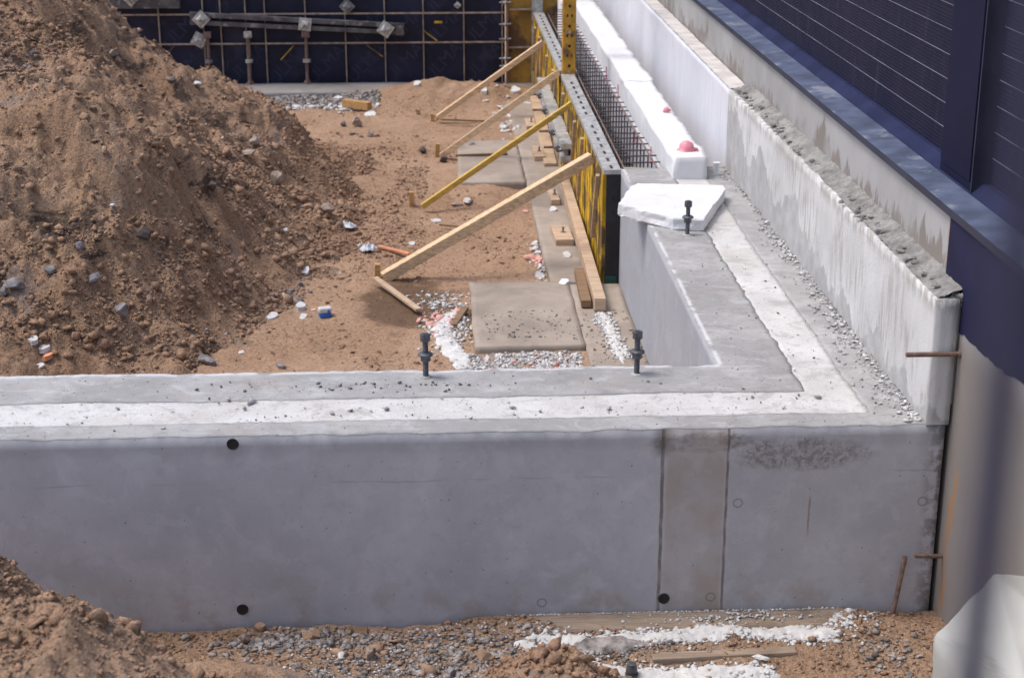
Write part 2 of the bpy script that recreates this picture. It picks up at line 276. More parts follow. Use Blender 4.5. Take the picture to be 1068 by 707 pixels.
# ------------------------------------------------------------------ mesh helpers
class MB:
    def __init__(s): s.v = []; s.f = []; s.mi = 0; s.ms = []
    def use(s, i): s.mi = i; return s
    def add(s, vs, fs):
        o = len(s.v); s.v += [tuple(map(float, p)) for p in vs]; s.f += [tuple(o + i for i in f) for f in fs]; s.ms += [s.mi] * len(fs); return s
    def box(s, x0, x1, y0, y1, z0, z1, M=None):
        vs = [Vector((x, y, z)) for z in (z0, z1) for y in (y0, y1) for x in (x0, x1)]
        if M: vs = [M @ v for v in vs]
        return s.add(vs, [(0, 2, 3, 1), (4, 5, 7, 6), (0, 1, 5, 4), (2, 6, 7, 3), (0, 4, 6, 2), (1, 3, 7, 5)])
    def beam(s, a, b, wd, ht, up=(0, 0, 1)):
        a = Vector(a); b = Vector(b); d = b - a; L = d.length; d.normalize(); sd_ = d.cross(Vector(up)).normalized(); u = sd_.cross(d)
        M = Matrix((d, sd_, u)).transposed().to_4x4(); M.translation = a
        return s.box(0, L, -wd / 2, wd / 2, -ht / 2, ht / 2, M)
    def cyl(s, a, b, r, n=10, r2=None, cap=True):
        a = Vector(a); b = Vector(b); d = (b - a).normalized(); q = d.to_track_quat('Z', 'Y'); r2 = r if r2 is None else r2
        vs = []; 
        for p, rr in ((a, r), (b, r2)):
            for i in range(n):
                t = 2 * math.pi * i / n; vs.append(p + q @ Vector((rr * math.cos(t), rr * math.sin(t), 0)))
        fs = [(i, (i + 1) % n, n + (i + 1) % n, n + i) for i in range(n)]
        if cap: fs += [tuple(range(n))[::-1], tuple(range(n, 2 * n))]
        return s.add(vs, fs)
    def lathe(s, c, prof, n=16):
        vs = []; c = Vector(c)
        for (r, z) in prof:
            for i in range(n): t = 2 * math.pi * i / n; vs.append(c + Vector((r * math.cos(t), r * math.sin(t), z)))
        m = len(prof); fs = [(j * n + i, j * n + (i + 1) % n, (j + 1) * n + (i + 1) % n, (j + 1) * n + i) for j in range(m - 1) for i in range(n)]
        fs += [tuple(range(n))[::-1], tuple(range((m - 1) * n, m * n))]
        return s.add(vs, fs)
    def lump(s, c, sz, seed=0, sub=2, rough=.25, flat=1.):
        v0, f0 = ico(sub); rs = np.random.RandomState(seed); off = rs.rand(3) * 50
        k = 1 + rough * (fbm(v0[:, 0] * 1.4 + off[0], v0[:, 1] * 1.4 + v0[:, 2] * 1.7 + off[1], 3, seed % 7) * 1.6)
        cut = rs.randn(11, 3); cut /= np.linalg.norm(cut, axis=1)[:, None]
        v = v0 * k[:, None]
        for n in cut:                                   # knock a few flat facets off
            d = v @ n; v = v - np.maximum(d - .62, 0)[:, None] * n * 1.0
        a = rs.rand() * 6.28; ca, sa = math.cos(a), math.sin(a); v = v * np.array(sz)
        v = np.stack([v[:, 0] * ca - v[:, 1] * sa, v[:, 0] * sa + v[:, 1] * ca, v[:, 2] * flat], 1) + np.array(c)
        return s.add(v.tolist(), f0.tolist())
    def build(s, name, mat, parent=None, bevel=0, smooth=False):
        me = bpy.data.meshes.new(name); off = parent['_o'] if parent is not None and '_o' in parent else (0, 0, 0)
        me.from_pydata([(a - off[0], b - off[1], c - off[2]) for a, b, c in s.v], [], s.f)
        for q in (mat if isinstance(mat, list) else [mat]): me.materials.append(MAT[q])
        if any(s.ms): me.polygons.foreach_set('material_index', s.ms)
        me.validate(); me.update()
        if smooth: me.polygons.foreach_set('use_smooth', [True] * len(me.polygons))
        o = bpy.data.objects.new(name, me); COL.objects.link(o)
        if parent is not None: o.parent = parent; o['_o'] = off
        if bevel:
            b = o.modifiers.new('bevel', 'BEVEL'); b.width = bevel; b.segments = 2; b.limit_method = 'ANGLE'
        return o
_ICO = {}
def ico(sub):
    if sub not in _ICO:
        import bmesh
        bm = bmesh.new(); bmesh.ops.create_icosphere(bm, subdivisions=sub, radius=1)
        _ICO[sub] = (np.array([v.co[:] for v in bm.verts]), np.array([[v.index for v in f.verts] for f in bm.faces])); bm.free()
    return _ICO[sub]
def tag(o, label=None, cat=None, group=None, kind=None):
    if label: o['label'] = label
    if cat: o['category'] = cat
    if group: o['group'] = group
    if kind: o['kind'] = kind
    return o
def thing(name, label, cat, loc=(0, 0, 0), group=None):
    o = bpy.data.objects.new(name, None); COL.objects.link(o); o.location = loc; o['_o'] = tuple(loc); o.empty_display_size = .1
    return tag(o, label, cat, group)
def nmesh(name, V, F, mat, parent=None, smooth=False):
    V = np.asarray(V, np.float32); F = np.asarray(F, np.int32); k = F.shape[1]
    if parent is not None and '_o' in parent: V = V - np.array(parent['_o'][:], np.float32)
    me = bpy.data.meshes.new(name); me.vertices.add(len(V)); me.vertices.foreach_set('co', V.ravel())
    me.loops.add(F.size); me.loops.foreach_set('vertex_index', F.ravel()); me.polygons.add(len(F))
    me.polygons.foreach_set('loop_start', np.arange(0, F.size, k, dtype=np.int32))
    me.polygons.foreach_set('loop_total', np.full(len(F), k, np.int32))
    me.update(calc_edges=True); me.validate()
    if smooth: me.polygons.foreach_set('use_smooth', [True] * len(me.polygons))
    me.materials.append(MAT[mat]); o = bpy.data.objects.new(name, me); COL.objects.link(o)
    if parent is not None: o.parent = parent; o['_o'] = parent['_o'][:]
    return o
def hfield(name, x0, x1, y0, y1, step, fn, mat, mask=None, parent=None, smooth=True):
    xs = np.arange(x0, x1 + 1e-6, step); ys = np.arange(y0, y1 + 1e-6, step); X, Y = np.meshgrid(xs, ys); Z = fn(X, Y)
    nx = len(xs); i = np.arange(len(ys) - 1)[:, None] * nx + np.arange(nx - 1)[None]; i = i.ravel()
    F = np.stack([i, i + 1, i + nx + 1, i + nx], 1); V = np.stack([X.ravel(), Y.ravel(), Z.ravel()], 1)
    if mask is not None:
        mk = mask(X, Y).ravel(); keep = mk[F].any(1); F = F[keep]; u, inv = np.unique(F, return_inverse=True); V = V[u]; F = inv.reshape(F.shape)
    return nmesh(name, V, F, mat, parent, smooth)
def grid_solid(name, x0, x1, y0, y1, step, inside, z0, z1, disp, mat, parent, zstep=.05):
    """solid over the plan cells where inside(x,y): displaced top and subdivided sides"""
    nx = max(1, round((x1 - x0) / step)); ny = max(1, round((y1 - y0) / step)); sx = (x1 - x0) / nx; sy = (y1 - y0) / ny
    nz = max(1, round((z1 - z0) / zstep)); ids = {}; V = []; F = []
    def vid(i, j, k):
        if (i, j, k) not in ids: ids[(i, j, k)] = len(V); V.append((x0 + i * sx, y0 + j * sy, z0 + (z1 - z0) * k / nz))
        return ids[(i, j, k)]
    ins = {}
    for i in range(-1, nx + 1):
        for j in range(-1, ny + 1): ins[(i, j)] = 0 <= i < nx and 0 <= j < ny and inside(x0 + (i + .5) * sx, y0 + (j + .5) * sy)
    for i in range(nx):
        for j in range(ny):
            if not ins[(i, j)]: continue
            F.append((vid(i, j, nz), vid(i + 1, j, nz), vid(i + 1, j + 1, nz), vid(i, j + 1, nz)))
            for (di, dj, a, b) in ((0, -1, (i, j), (i + 1, j)), (1, 0, (i + 1, j), (i + 1, j + 1)), (0, 1, (i + 1, j + 1), (i, j + 1)), (-1, 0, (i, j + 1), (i, j))):
                if ins[(i + di, j + dj)]: continue
                for k in range(nz): F.append((vid(*a, k), vid(*b, k), vid(*b, k + 1), vid(*a, k + 1)))
    V = disp(np.array(V)); return nmesh(name, V, F, mat, parent)
def scatter(name, pts, sizes, mat, seed=0, sub=1, flat=.7, sink=.25, variants=7):
    rs = np.random.RandomState(seed); v0, f0 = ico(sub); pts = np.asarray(pts); n = len(pts); VV = []; FF = []; off = 0
    base = []
    for k in range(variants):
        s = (np.sign(v0) * np.abs(v0) ** .55) @ np.linalg.qr(rs.randn(3, 3))[0] * .8 * (1 + .27 * rs.randn(len(v0)))[:, None] if sub == 1 else v0 * (1 + .35 * fbm(v0[:, 0] * 2 + k * 9, v0[:, 1] * 2 + v0[:, 2] * 3, 3, k))[:, None]
        base.append(s)
    for k in range(n):
        b = base[rs.randint(variants)]; sc = sizes[k] * (.45 + .95 * rs.rand(3)); q = rs.randn(3, 3); Q, _ = np.linalg.qr(q)
        v = (b * sc) @ Q.T; v[:, 2] *= flat; VV.append(v + pts[k] + np.array([0, 0, sizes[k] * flat * (1 - 2 * sink)])); FF.append(f0 + off); off += len(v0)
    return nmesh(name, np.concatenate(VV), np.concatenate(FF), mat)

GZ = -.95
# ------------------------------------------------------------------ ground
def far_sheet():
    m = MB(); m.add([(-900, -900, -1.35), (900, -900, -1.35), (900, 900, -1.35), (-900, 900, -1.35)], [(0, 1, 2, 3)])
    tag(m.build('ground', 'floor'), kind='structure')
far_sheet()
def floor_h(x, y):
    z = GZ - .03 + .035 * fbm(x * .7, y * .7, 4, 1) + .012 * fbm(x * 5, y * 5, 4, 2) + .006 * fbm(x * 22, y * 22, 3, 4)
    z = z + .22 * np.exp(-((x - .2) / .9) ** 2 - ((y - 13.6) / .55) ** 2) * (1 + .5 * fbm(x * 3, y * 3, 4, 6))      # low bank in front of the far panels
    z = z + .05 * np.exp(-((x + .9) / .8) ** 2 - ((y - 8.2) / 1.6) ** 2)
    z = z + .06 * np.exp(-((x - .2) / .35) ** 2 - ((y - 8.15) / .12) ** 2) * (1 + fbm(x * 7, y * 7, 3, 6))
    z = z + .03 * sstep(4.2, 3.4, y)
    z = z + .035 * fbm(x * 1.6, y * 1.2, 4, 37) + .012 * ridged(x * 3.5, y * 1.2, 3, 38) + .02 * fbm(x * 2.2, y * 2.2, 4, 33) + .006 * (ridged(x * 8, y * 8, 2, 35) - .5)
    return z
def mound_h(x, y):
    dx = x + 4.45; dy = y - 8.2; th = np.arctan2(dy, dx)
    wob = 1 + .10 * fbm(th * 1.6, th * 0 + 3, 3, 5)
    r = (np.abs(dx / 3.6) ** 2.3 + np.abs(dy / np.where(dy > 0, 4.2, 6.7)) ** 2.3) ** (1 / 2.3) / wob
    r = r + .05 * fbm(x * 1.1, y * 1.1, 4, 8)
    prof = np.where(r < .12, 1 - r * r / .24 - .06 + .06, 1 - .06 - (r - .12) * 1.06)
    prof = np.maximum(prof, 0); prof = np.where(prof < .15, prof * prof / .30 + prof * .5, prof)
    z = GZ - .12 + 2.62 * prof
    slope = sstep(1.06, .82, r)
    z = z + .42 * np.exp(-(((x + 2.3) / 1.05) ** 2 + ((y - 5.4) / 1.9) ** 2) ** 1.3) * (1 + .5 * fbm(x * 1.8, y * 1.8, 4, 13)) + .22 * np.exp(-((x + 1.25) / .5) ** 2 - ((y - 7.2) / 1.2) ** 2) * (1 + .8 * fbm(x * 2.5, y * 2.5, 3, 15)) + .30 * np.exp(-((x + 1.45) / .75) ** 2 - ((y - 9.4) / 1.7) ** 2) * (1 + .7 * fbm(x * 2.2, y * 2.2, 4, 19)) + .05 * fbm(x * 3, y * 3, 4, 17)
    rr = np.sqrt(dx * dx + dy * dy)
    gul = ridged(th * 4.2 + rr * .35, rr * .22, 3, 12) - .6
    u = .62 * x - .78 * y; v = .78 * x + .62 * y; wv = v + .22 * fbm(u * .8, v * .8, 3, 23)
    z = z + slope * (.14 * gul + .30 * (ridged(wv * .95, u * .22, 3, 21) - .6) + .09 * fbm(wv * 3.2, u * .9, 4, 22) + .12 * fbm(x * 1.3, y * 1.3, 4, 14))
    # slumped scarps: terrace steps along noisy contour lines
    q = (z * .55 + .75 * wv + .25 * fbm(x * 1.6, y * 1.6, 4, 31)) * 1.5; fr = q - np.floor(q)
    sc_ = sstep(.52, .66, vnoise(x * 1.1, y * 1.1, 41))
    z = z + slope * sc_ * .22 * (sstep(.0, .13, fr) - fr)
    rough = .03 + .075 * sstep(.45, .6, vnoise(x * 1.7, y * 1.7, 51))
    z = z + slope * (rough * fbm(x * 7, y * 7, 4, 16, .6) + .030 * fbm(x * 24, y * 24, 3, 18, .7) + .02*(ridged(x * 9, y * 9, 2, 61)-.6))
    for (cx, cy, r_, dpt) in ((-2.85, 9.2, .34, .22), (-2.65, 7.7, .36, .2), (-1.95, 7.9, .22, .14), (-3.2, 8.3, .2, .12)):   # hollows where lumps broke away
        z = z - dpt * np.exp(-(((x - cx) / r_) ** 2 + ((y - cy) / (r_ * .8)) ** 2) ** 1.5)
    return z
_mh0 = mound_h
def inner_h(x, y): return np.maximum(floor_h(x, y), mound_h(x, y))
tag(hfield('excavation_floor', -7, 1.42, .86, 15.2, .022, floor_h, 'floor', smooth=False), kind='structure')
tag(hfield('soil_mound', -8.0, .0, 2.0, 13.0, .018, mound_h, 'mound', mask=lambda X, Y: mound_h(X, Y) > floor_h(X, Y) - .03, smooth=False), kind='structure')
# ground in front of the wall, with the soil heaps of the left corner
def front_h(x, y):
    z = GZ - .03 + .03 * fbm(x * 1.5, y * 1.5, 4, 3) + .018 * fbm(x * 7, y * 7, 4, 5) + .008 * fbm(x * 28, y * 28, 3, 9)
    z = z + .045 * np.exp(-((y + .21) / .14) ** 2) * sstep(-.3, .5, x) + .05 * np.exp(-((x - 1.98) / .16) ** 2 - ((y + .1) / .12) ** 2) + .05 * np.exp(-((x - .25) / .25) ** 2 - ((y + .05) / .12) ** 2) - .04 * sstep(-.35, -.6, y) * sstep(.2, .6, x)
    rg = .05 * fbm(x * 6, y * 6, 4, 7, .6) + .02 * fbm(x * 24, y * 24, 3, 8, .6)
    a = -.09 - 1.35 * np.maximum(np.sqrt((x + 2.05) ** 2 + ((y + 1.2) * .9) ** 2) - .33, 0) + rg
    bx = np.maximum(x + 1.22, 0); b = .25 - .78 * bx - .9 * np.maximum(np.abs(y + 2.25) - .25, 0) - .06 * np.maximum(-1.3 - x, 0) + rg * 1.3
    c = -.70 - .42 * np.maximum(np.sqrt((x + 1.0) ** 2 + ((y + .85) * 1.4) ** 2) - .1, 0) + rg * .5
    d = -.72 - .8 * np.maximum(np.sqrt((x - .46) ** 2 + (y + .85) ** 2) - .12, 0) + rg * .9
    return np.maximum.reduce([z, a, b, c, d])
tag(hfield('pit_floor', -4.5, 3.2, -4.2, -.004, .013, front_h, 'front', smooth=False), kind='structure')

# ------------------------------------------------------------------ foundation wall
fw = thing('foundation_wall', 'L-shaped grey cast concrete wall with a white foam core along its top', 'concrete wall', (0, 0, GZ))
def wdisp(amp_top):
    def f(V):
        x, y, z = V[:, 0], V[:, 1], V[:, 2]
        d = np.minimum(y, 2.345 - x); d = np.where(y > .845, np.minimum(d, x - 1.43), d); d = np.where(x < 1.425, np.minimum(d, .84 - y), d)
        wt = np.clip(d / .08, 0, 1); o = V.copy()
        nx_ = .016 * fbm(x * 2.2, y * 2.2, 4, 71) + .009 * fbm(x * 20, y * 20, 2, 72); ny_ = .016 * fbm(x * 2.2, y * 2.2, 4, 73) + .009 * fbm(x * 20, y * 20, 2, 74)
        o[:, 0] += nx_ * wt; o[:, 1] += ny_ * wt
        tp = sstep(-.06, 0, z); e = tp * (1 - wt) * .007
        o[:, 2] += tp * (amp_top * fbm(x * 3, y * 3, 4, 75) + amp_top * .5 * fbm(x * 16, y * 16, 3, 76) - .012 * (1 - wt) * np.maximum(fbm(x * 8, y * 8, 3, 79), 0))
        o[:, 1] += np.where(y < .01, tp * .006 * (fbm(x * 14, z * 14, 3, 77)), 0)
        return o
    return f
outer_in = lambda x, y: (y < .16 and x < 2.345) or (2.015 < x < 2.345 and y < 5.3)
core_in = lambda x, y: (.16 < y < .45 and x < 2.015) or (1.79 < x < 2.015 and .4 < y < 5.3)
inner_in = lambda x, y: (.45 < y < .84 and x < 1.79) or (1.43 < x < 1.79 and .8 < y < 5.3)
grid_solid('outer_leaf', -5.0, 2.345, 0, 5.3, .0265, outer_in, GZ - .2, 0, wdisp(.006), 'c_front', fw)
# the cast top gets its own paler skin, a few millimetres proud
def skin(name, ins, mat, lift):
    f0 = wdisp(.006)
    def f(V): o = f0(V); o[:, 2] += lift; return o
    return grid_solid(name, -5.0, 2.345, 0, 5.3, .0265, ins, -.004, 0.0, f, mat, fw, .01)
skin('outer_cap', outer_in, 'c_top', .0035)
grid_solid('foam_core', -5.0, 2.345, 0, 5.3, .0265, core_in, -.3, 0.001, lambda V: wdisp(.005)(V) + np.array([0, 0, .001]), 'eps_dirty', fw)
grid_solid('inner_leaf', -5.0, 2.345, 0, 5.3, .0265, inner_in, GZ - .2, 0, wdisp(.006), 'c_side', fw)
skin('inner_cap', inner_in, 'c_top', .0045)
for (x, z) in ((-.95, -.035), (-.95, -.88), (1.055, -.872)):        # tie holes with plastic rims
    m = MB(); n = 20; r0, r1 = .019, .026; vs = []
    for yy, rr in ((-.003, r0), (-.006, r1), (.0, r1 + .002)):
        for i in range(n): t = 2 * math.pi * i / n; vs.append((x + rr * math.cos(t), yy, z + rr * math.sin(t)))
    fs = [(j * n + i, j * n + (i + 1) % n, (j + 1) * n + (i + 1) % n, (j + 1) * n + i) for j in range(2) for i in range(n)]
    m.add(vs, fs); rim = m.build('tie_hole', 'slot', fw)
    MB().cyl((x, -.003, z), (x, .0, z), .02, 20).build('hole_shade', 'slot', rim)  # black disc stands in for the shade inside the open hole
m = MB(); m.beam((1.427, 1.36, -.02), (1.427, 1.36, GZ), .008, .01, (0, 1, 0)); m.build('casting_seam', 'steel_d', fw)

# grit, mortar crumbs and foam crumbs on the wall top
rs = np.random.RandomState(5)
def on_top(n, fx, sz, seed, name, label, mat, cat='debris', flat=.6, z=.004):
    r_ = np.random.RandomState(seed); P = []; S = []
    while len(P) < n:
        x, y = fx(r_)
        P.append((x, y, z)); S.append(sz * (.5 + r_.rand() ** 3 * 2.2))
    return tag(scatter(name, P, S, mat, seed, flat=flat, sink=.1), label, cat, kind='stuff')
def band_pt(r_):
    if r_.rand() < .5: return r_.uniform(-2.4, 2.2), r_.uniform(.02, .8)
    return r_.uniform(1.5, 2.2), r_.uniform(.5, 4.2)
on_top(420, band_pt, .0028, 1, 'grit', 'dark grit and crumbs scattered over the cast wall top', 'grit')
P_ = [0]
on_top(2000, lambda r: (2.255 - abs(r.randn()) * (.02 + .07 * float(vnoise(P_[0], 3, 9))), P_[0]) if P_.__setitem__(0, r.uniform(.02, 5.2)) is None else 0, .0042, 2, 'mortar_crumbs', 'grey mortar crumbs lying along the foot of the smeared foam board', 'cement_lump')
on_top(420, lambda r: (2.235 - abs(r.randn()) * .035, min(max(r.choice([2.6, 3.3, 1.2, .15]) + r.randn() * .35, .03), 5.2)), .0065, 3, 'foam_crumbs', 'white foam crumbs along the foot of the smeared foam board', 'foam_bit')
on_top(120, lambda r: (-.35 + r.randn() * .5, .62 + r.randn() * .04), .0045, 4, 'dark_crumbs', 'dark crumbs on the wall top left of the left anchor bolt', 'grit')
on_top(70, lambda r: (r.uniform(-2.2, 1.9), .3 + r.randn() * .09), .008, 14, 'mortar_bits', 'grey mortar bits on the white foam core', 'cement_lump')

# ------------------------------------------------------------------ anchor bolts
def bolt(x, y, label):
    t = thing('anchor_bolt', label, 'anchor bolt', (x, y, 0), 'anchor bolts standing in the wall top')
    m = MB(); prof = []; z = -.02
    while z < .235: prof += [(.0135, z), (.0150, z + .003)]; z += .006
    m.lathe((x, y, 0), prof, 14); m.build('stud', 'bolt', t, smooth=False)
    MB().cyl((x, y, .193), (x, y, .232), .0255, 6).build('top_nut', 'bolt', t, .002)
    MB().lathe((x, y, 0), [(.016, .118), (.037, .119), (.038, .127), (.028, .134), (.016, .135)], 20).build('washer', 'bolt', t)
    MB().cyl((x, y, .088), (x, y, .117), .0255, 6).build('lower_nut', 'bolt', t, .002)
    MB().lathe((x, y, 0), [(.03, .001), (.028, .007), (.017, .011)], 16).build('mortar_collar', 'cement_lump', t)
bolt(-.07, .74, 'left anchor bolt, standing alone on the front wall top before the soil')
bolt(.99, .73, 'anchor bolt on the front wall top beside the inner corner of the wall')
bolt(1.64, 3.36, 'anchor bolt standing against the edge of the white foam sheet')

# ------------------------------------------------------------------ foam: loose sheet, standing strip, linings
def foam_slab(name, poly, z0, z1, parent=None, mat='eps', n=6, seed=0, amp=.006, tilt=(0, 0)):
    """polygon slab with a crumbly rim"""
    pts = []
    for i, a in enumerate(poly):
        b = poly[(i + 1) % len(poly)]; L = math.dist(a, b); k = max(2, int(L / .03))
        for j in range(k): t = j / k; pts.append((a[0] + (b[0] - a[0]) * t, a[1] + (b[1] - a[1]) * t))
    P = np.array(pts); c = P.mean(0); N = len(P); V = []; lv = [(0, .99), (.12, 1), (.5, .995), (.88, 1), (1, .992)]
    for (h, s) in lv:
        q = c + (P - c) * s; nn = amp * fbm(P[:, 0] * 18 + seed, P[:, 1] * 18 + h * 5, 3, seed)
        d = (P - c) / np.linalg.norm(P - c, axis=1)[:, None]; q = q + d * nn[:, None]
        V += [(a, b, z0 + (z1 - z0) * h + (a - c[0]) * tilt[0] + (b - c[1]) * tilt[1]) for a, b in q]
    F = []; 
    for l in range(len(lv) - 1):
        for i in range(N): F.append((l * N + i, l * N + (i + 1) % N, (l + 1) * N + (i + 1) % N, (l + 1) * N + i))
    m = MB(); m.add(V, F); top = list(range((len(lv) - 1) * N, len(lv) * N))
    # concentric top rings so that the top can undulate
    o = len(m.v); prev = top
    for s in (.9, .7, .45, .2):
        q = c + (P - c) * s; ids = []
        for a, b in q: m.v.append((a, b, z1 + (a - c[0]) * tilt[0] + (b - c[1]) * tilt[1] + amp * .5 * float(fbm(a * 9, b * 9, 3, seed + 3)))); ids.append(len(m.v) - 1)
        m.f += [(prev[i], prev[(i + 1) % N], ids[(i + 1) % N], ids[i]) for i in range(N)]; prev = ids
    m.f.append(tuple(prev)); m.f.append(tuple(range(N))[::-1])
    return m.build(name, mat, parent)
o = foam_slab('foam_sheet', [(1.235, 3.86), (1.42, 3.64), (1.56, 3.47), (1.76, 3.44), (2.04, 4.24), (2.04, 4.36), (1.44, 4.45), (1.38, 4.35)], .010, .092, seed=4, amp=.013, tilt=(0.0, .004))
tag(o, 'loose white foam sheet lying across the wall top, overhanging its inner edge', 'foam sheet')
def hstrip(name, x0, x1, y0, y1, z0, z1, mat, parent, amp=.012, step=.035, seed=0, rag=.02):
    def f(V):
        o = V.copy(); x, y, z = V.T; tp = sstep(z1 - .12, z1, z)
        o[:, 2] += tp * amp * (fbm(x * 5, y * 2.5, 3, seed) + .5 * fbm(x * 20, y * 20, 2, seed + 1)); sgn = np.sign(x - (x0 + x1) / 2)
        o[:, 0] += tp * rag * (fbm(y * 3.5, sgn * 4 + 7, 4, seed + 2) + .75 * fbm(y * 13, sgn * 4 + 7, 3, seed + 7, .7)) ; o[:, 0] += .003 * fbm(y * 12, z * 12, 2, seed + 5); return o
    return grid_solid(name, x0, x1, y0, y1, step, lambda a, b: True, z0, z1, f, mat, parent, .04)
fs = thing('foam_strip', 'thick bright white foam strip standing along the rebar cage', 'foam strip', (1.9, 4.94, GZ))
hstrip('strip_block', 1.77, 2.025, 4.94, 8.2, -.06, .165, 'eps', fs, seed=81)
hstrip('strip_block', 1.775, 2.03, 8.205, 13.2, -.06, .175, 'eps', fs, seed=84)
hstrip('strip_block', 1.77, 2.04, 13.205, 18.5, -.06, .165, 'eps', fs, seed=87, step=.06)
hstrip('lower_board', 1.768, 2.02, 5.31, 18.5, GZ - .1, -.062, 'eps_wall', fs, seed=90, step=.06, amp=.001, rag=.002)
for (y, z) in ((6.1, -.12), (8.6, -.05), (9.7, -.06), (7.2, -.2)):
    MB().cyl((1.766, y, z), (1.74, y, z - .01), .012, 10).cyl((1.755, y, z), (1.752, y, z + .12), .006, 6).build('pink_pin', 'pink', fs)
def dome(x, y, z, r, label, tiltx=.2):
    t = thing('plastic_dome', label, 'plastic cap', (x, y, z)); m = MB()
    m.lathe((x, y, z), [(r * 1.15, .0), (r * 1.2, .006), (r * 1.0, .012)] + [(r * math.cos(a), .012 + r * 1.05 * math.sin(a)) for a in np.linspace(.05, 1.45, 7)], 18); m.v = [(a + random.uniform(-1, 1) * r * .07, b + random.uniform(-1, 1) * r * .07, c_ + random.uniform(-1, 1) * r * .07) for a, b, c_ in m.v]; m.build('dome', 'pink', t, smooth=True)
    MB().box(x + r * .8, x + r * 1.45, y - r * .35, y + r * .35, z + .004, z + .02).build('lug', 'pink', t, .003)
    MB().lathe((x, y, z), [(r * .2, r * 1.03), (r * .2, r * 1.2), (r * .12, r * 1.24)], 10).build('knob', 'pink', t)
dome(1.90, 5.18, .168, .06, 'pink plastic cap sitting on the near end of the white foam strip')
dome(1.955, 6.7, .172, .026, 'small pink cap farther back on the white foam strip')

ib = thing('insulation_board', 'tall foam board against the building, smeared with grey mortar and streaked', 'insulation board', (2.3, 0, 0))
def bd(V):
    o = V.copy(); x, y, z = V.T; tp = sstep(.48, .61, z); o[:, 2] += tp * .012 * fbm(y * 6, x * 9, 3, 95)
    o[:, 0] += .006 * fbm(y * 5, z * 5, 3, 96) * (x < 2.3); o[:, 0] += .025 * (.0 - y / 5.3) * (x < 2.3); return o
grid_solid('board', 2.25, 2.355, -.015, 5.3, .035, lambda a, b: True, .004, .61, bd, 'eps_smear', ib, .04)
MB().box(2.352, 2.368, .0, 5.25, .1, .605).build('adhesive_layer', 'mortar', ib)
def mort(x, y):
    u = (x - 2.22) / .16; return .60 + .06 * np.clip(u, 0, 1) + .012 * fbm(x * 20, y * 14, 4, 97, .65) + .010 * (ridged(x * 30, y * 22, 2, 98) - .5) - .03 * sstep(.1, -.12, u + .35 * fbm(y * 9, x * 0 + 2, 3, 99))
hfield('mortar_bed', 2.258, 2.385, .0, 5.3, .009, mort, 'mortar', parent=ib)
m = MB()
for k in range(70):
    m.lump((2.30 + random.gauss(0, .03), random.uniform(.02, 5.2), .635), (.022, .03, .014), k, 1, .5)
for k in range(14): m.lump((random.uniform(2.33, 2.385), random.uniform(-.01, .05), random.uniform(.585, .635)), (.022, .02, .022), 200 + k, 1, .5)
m.build('mortar_lumps', 'mortar', ib)['kind'] = 'stuff'

il = thing('foam_lining', 'clean pale foam lining on the building wall beyond the mortar-smeared board', 'foam lining', (2.3, 5.31, GZ))
hstrip('lining_board', 2.235, 2.352, 5.302, 18.5, GZ - .1, .60, 'eps_wall', il, amp=.008, seed=101, step=.05, rag=.006)
def ledge(x, y): return .622 + .008 * fbm(x * 12, y * 6, 3, 102)
MAT['ledge'] = simple('dusty_ledge', (.55, .52, .49), .9, .15, 6)
hfield('lining_top', 2.232, 2.385, 5.3, 18.5, .02, ledge, 'ledge', parent=il)
MB().box(2.10, 2.13, 5.05, 5.08, .0, .09).box(2.09, 2.14, 5.045, 5.085, .09, .10).build('pipe_stub', 'eps', il)

# ------------------------------------------------------------------ the building on the right
bl = thing('building', 'dark navy clad building with a raw concrete plinth and blue-grey coping', 'building', (2.6, 5, GZ))
MB().box(2.383, 2.62, .262, 19, GZ - .3, .94).build('plinth', 'plinth', bl)
MB().box(2.370, 2.62, -3.5, .259, GZ - .3, .94).build('plinth', 'plinth', bl)
MB().box(2.372, 2.3995, .262, .292, .56, .94).build('joint_strip', 'stone', bl, .003)
# navy paint on the near plinth with a ragged lower edge
N = 220; m = MB(); vs = []
for i in range(N + 1):
    y = .256 - i * (3.6 / N); zz = .455 + .05 * min(1, max(0, -y)) + .028 * float(fbm(y * 3, 1, 4, 105)) + .012 * float(fbm(y * 22, 1, 3, 106)); vs += [(2.3665, y, zz), (2.3665, y, .94)]
m.add(vs, [(2 * i + 1, 2 * i + 3, 2 * i + 2, 2 * i) for i in range(N)]); m.build('painted_band', 'paint', bl)
m = MB()
for k in range(46):
    y = .262 + abs(random.gauss(0, .02)); z = random.uniform(.40, .60); m.lump((2.385, y - .015, z), (.014, .03, .035), k, 1, .4)
m.build('mortar_daub', 'mortar', bl)['kind'] = 'stuff'
ys = [-3.5, .93, 3.43, 5.93, 8.43, 10.93, 13.43, 15.93, 19]
for a, b in zip(ys[:-1], ys[1:]):
    q = MB().add([(2.352, a + .002, .942), (2.352, b - .002, .942), (2.352, b - .002, .975), (2.352, a + .002, .975), (2.51, a + .002, .945), (2.51, b - .002, .945), (2.51, b - .002, .986), (2.51, a + .002, .986)],
        [(0, 1, 2, 3), (3, 2, 6, 7), (4, 7, 6, 5), (0, 3, 7, 4), (1, 5, 6, 2), (0, 4, 5, 1)]).build('coping_slab', 'coping', bl, .002)
    MB().box(2.3505, 2.3535, a + .004, b - .004, .936, .972).build('drip_edge', 'copedge', q)
MB().add([(2.512, -3.5, .975), (2.512, 19, .975), (2.575, 19, 1.03), (2.575, -3.5, 1.03), (2.61, 19, 1.03), (2.61, -3.5, 1.03)], [(0, 1, 2, 3), (3, 2, 4, 5)]).build('flashing', 'flash', bl)
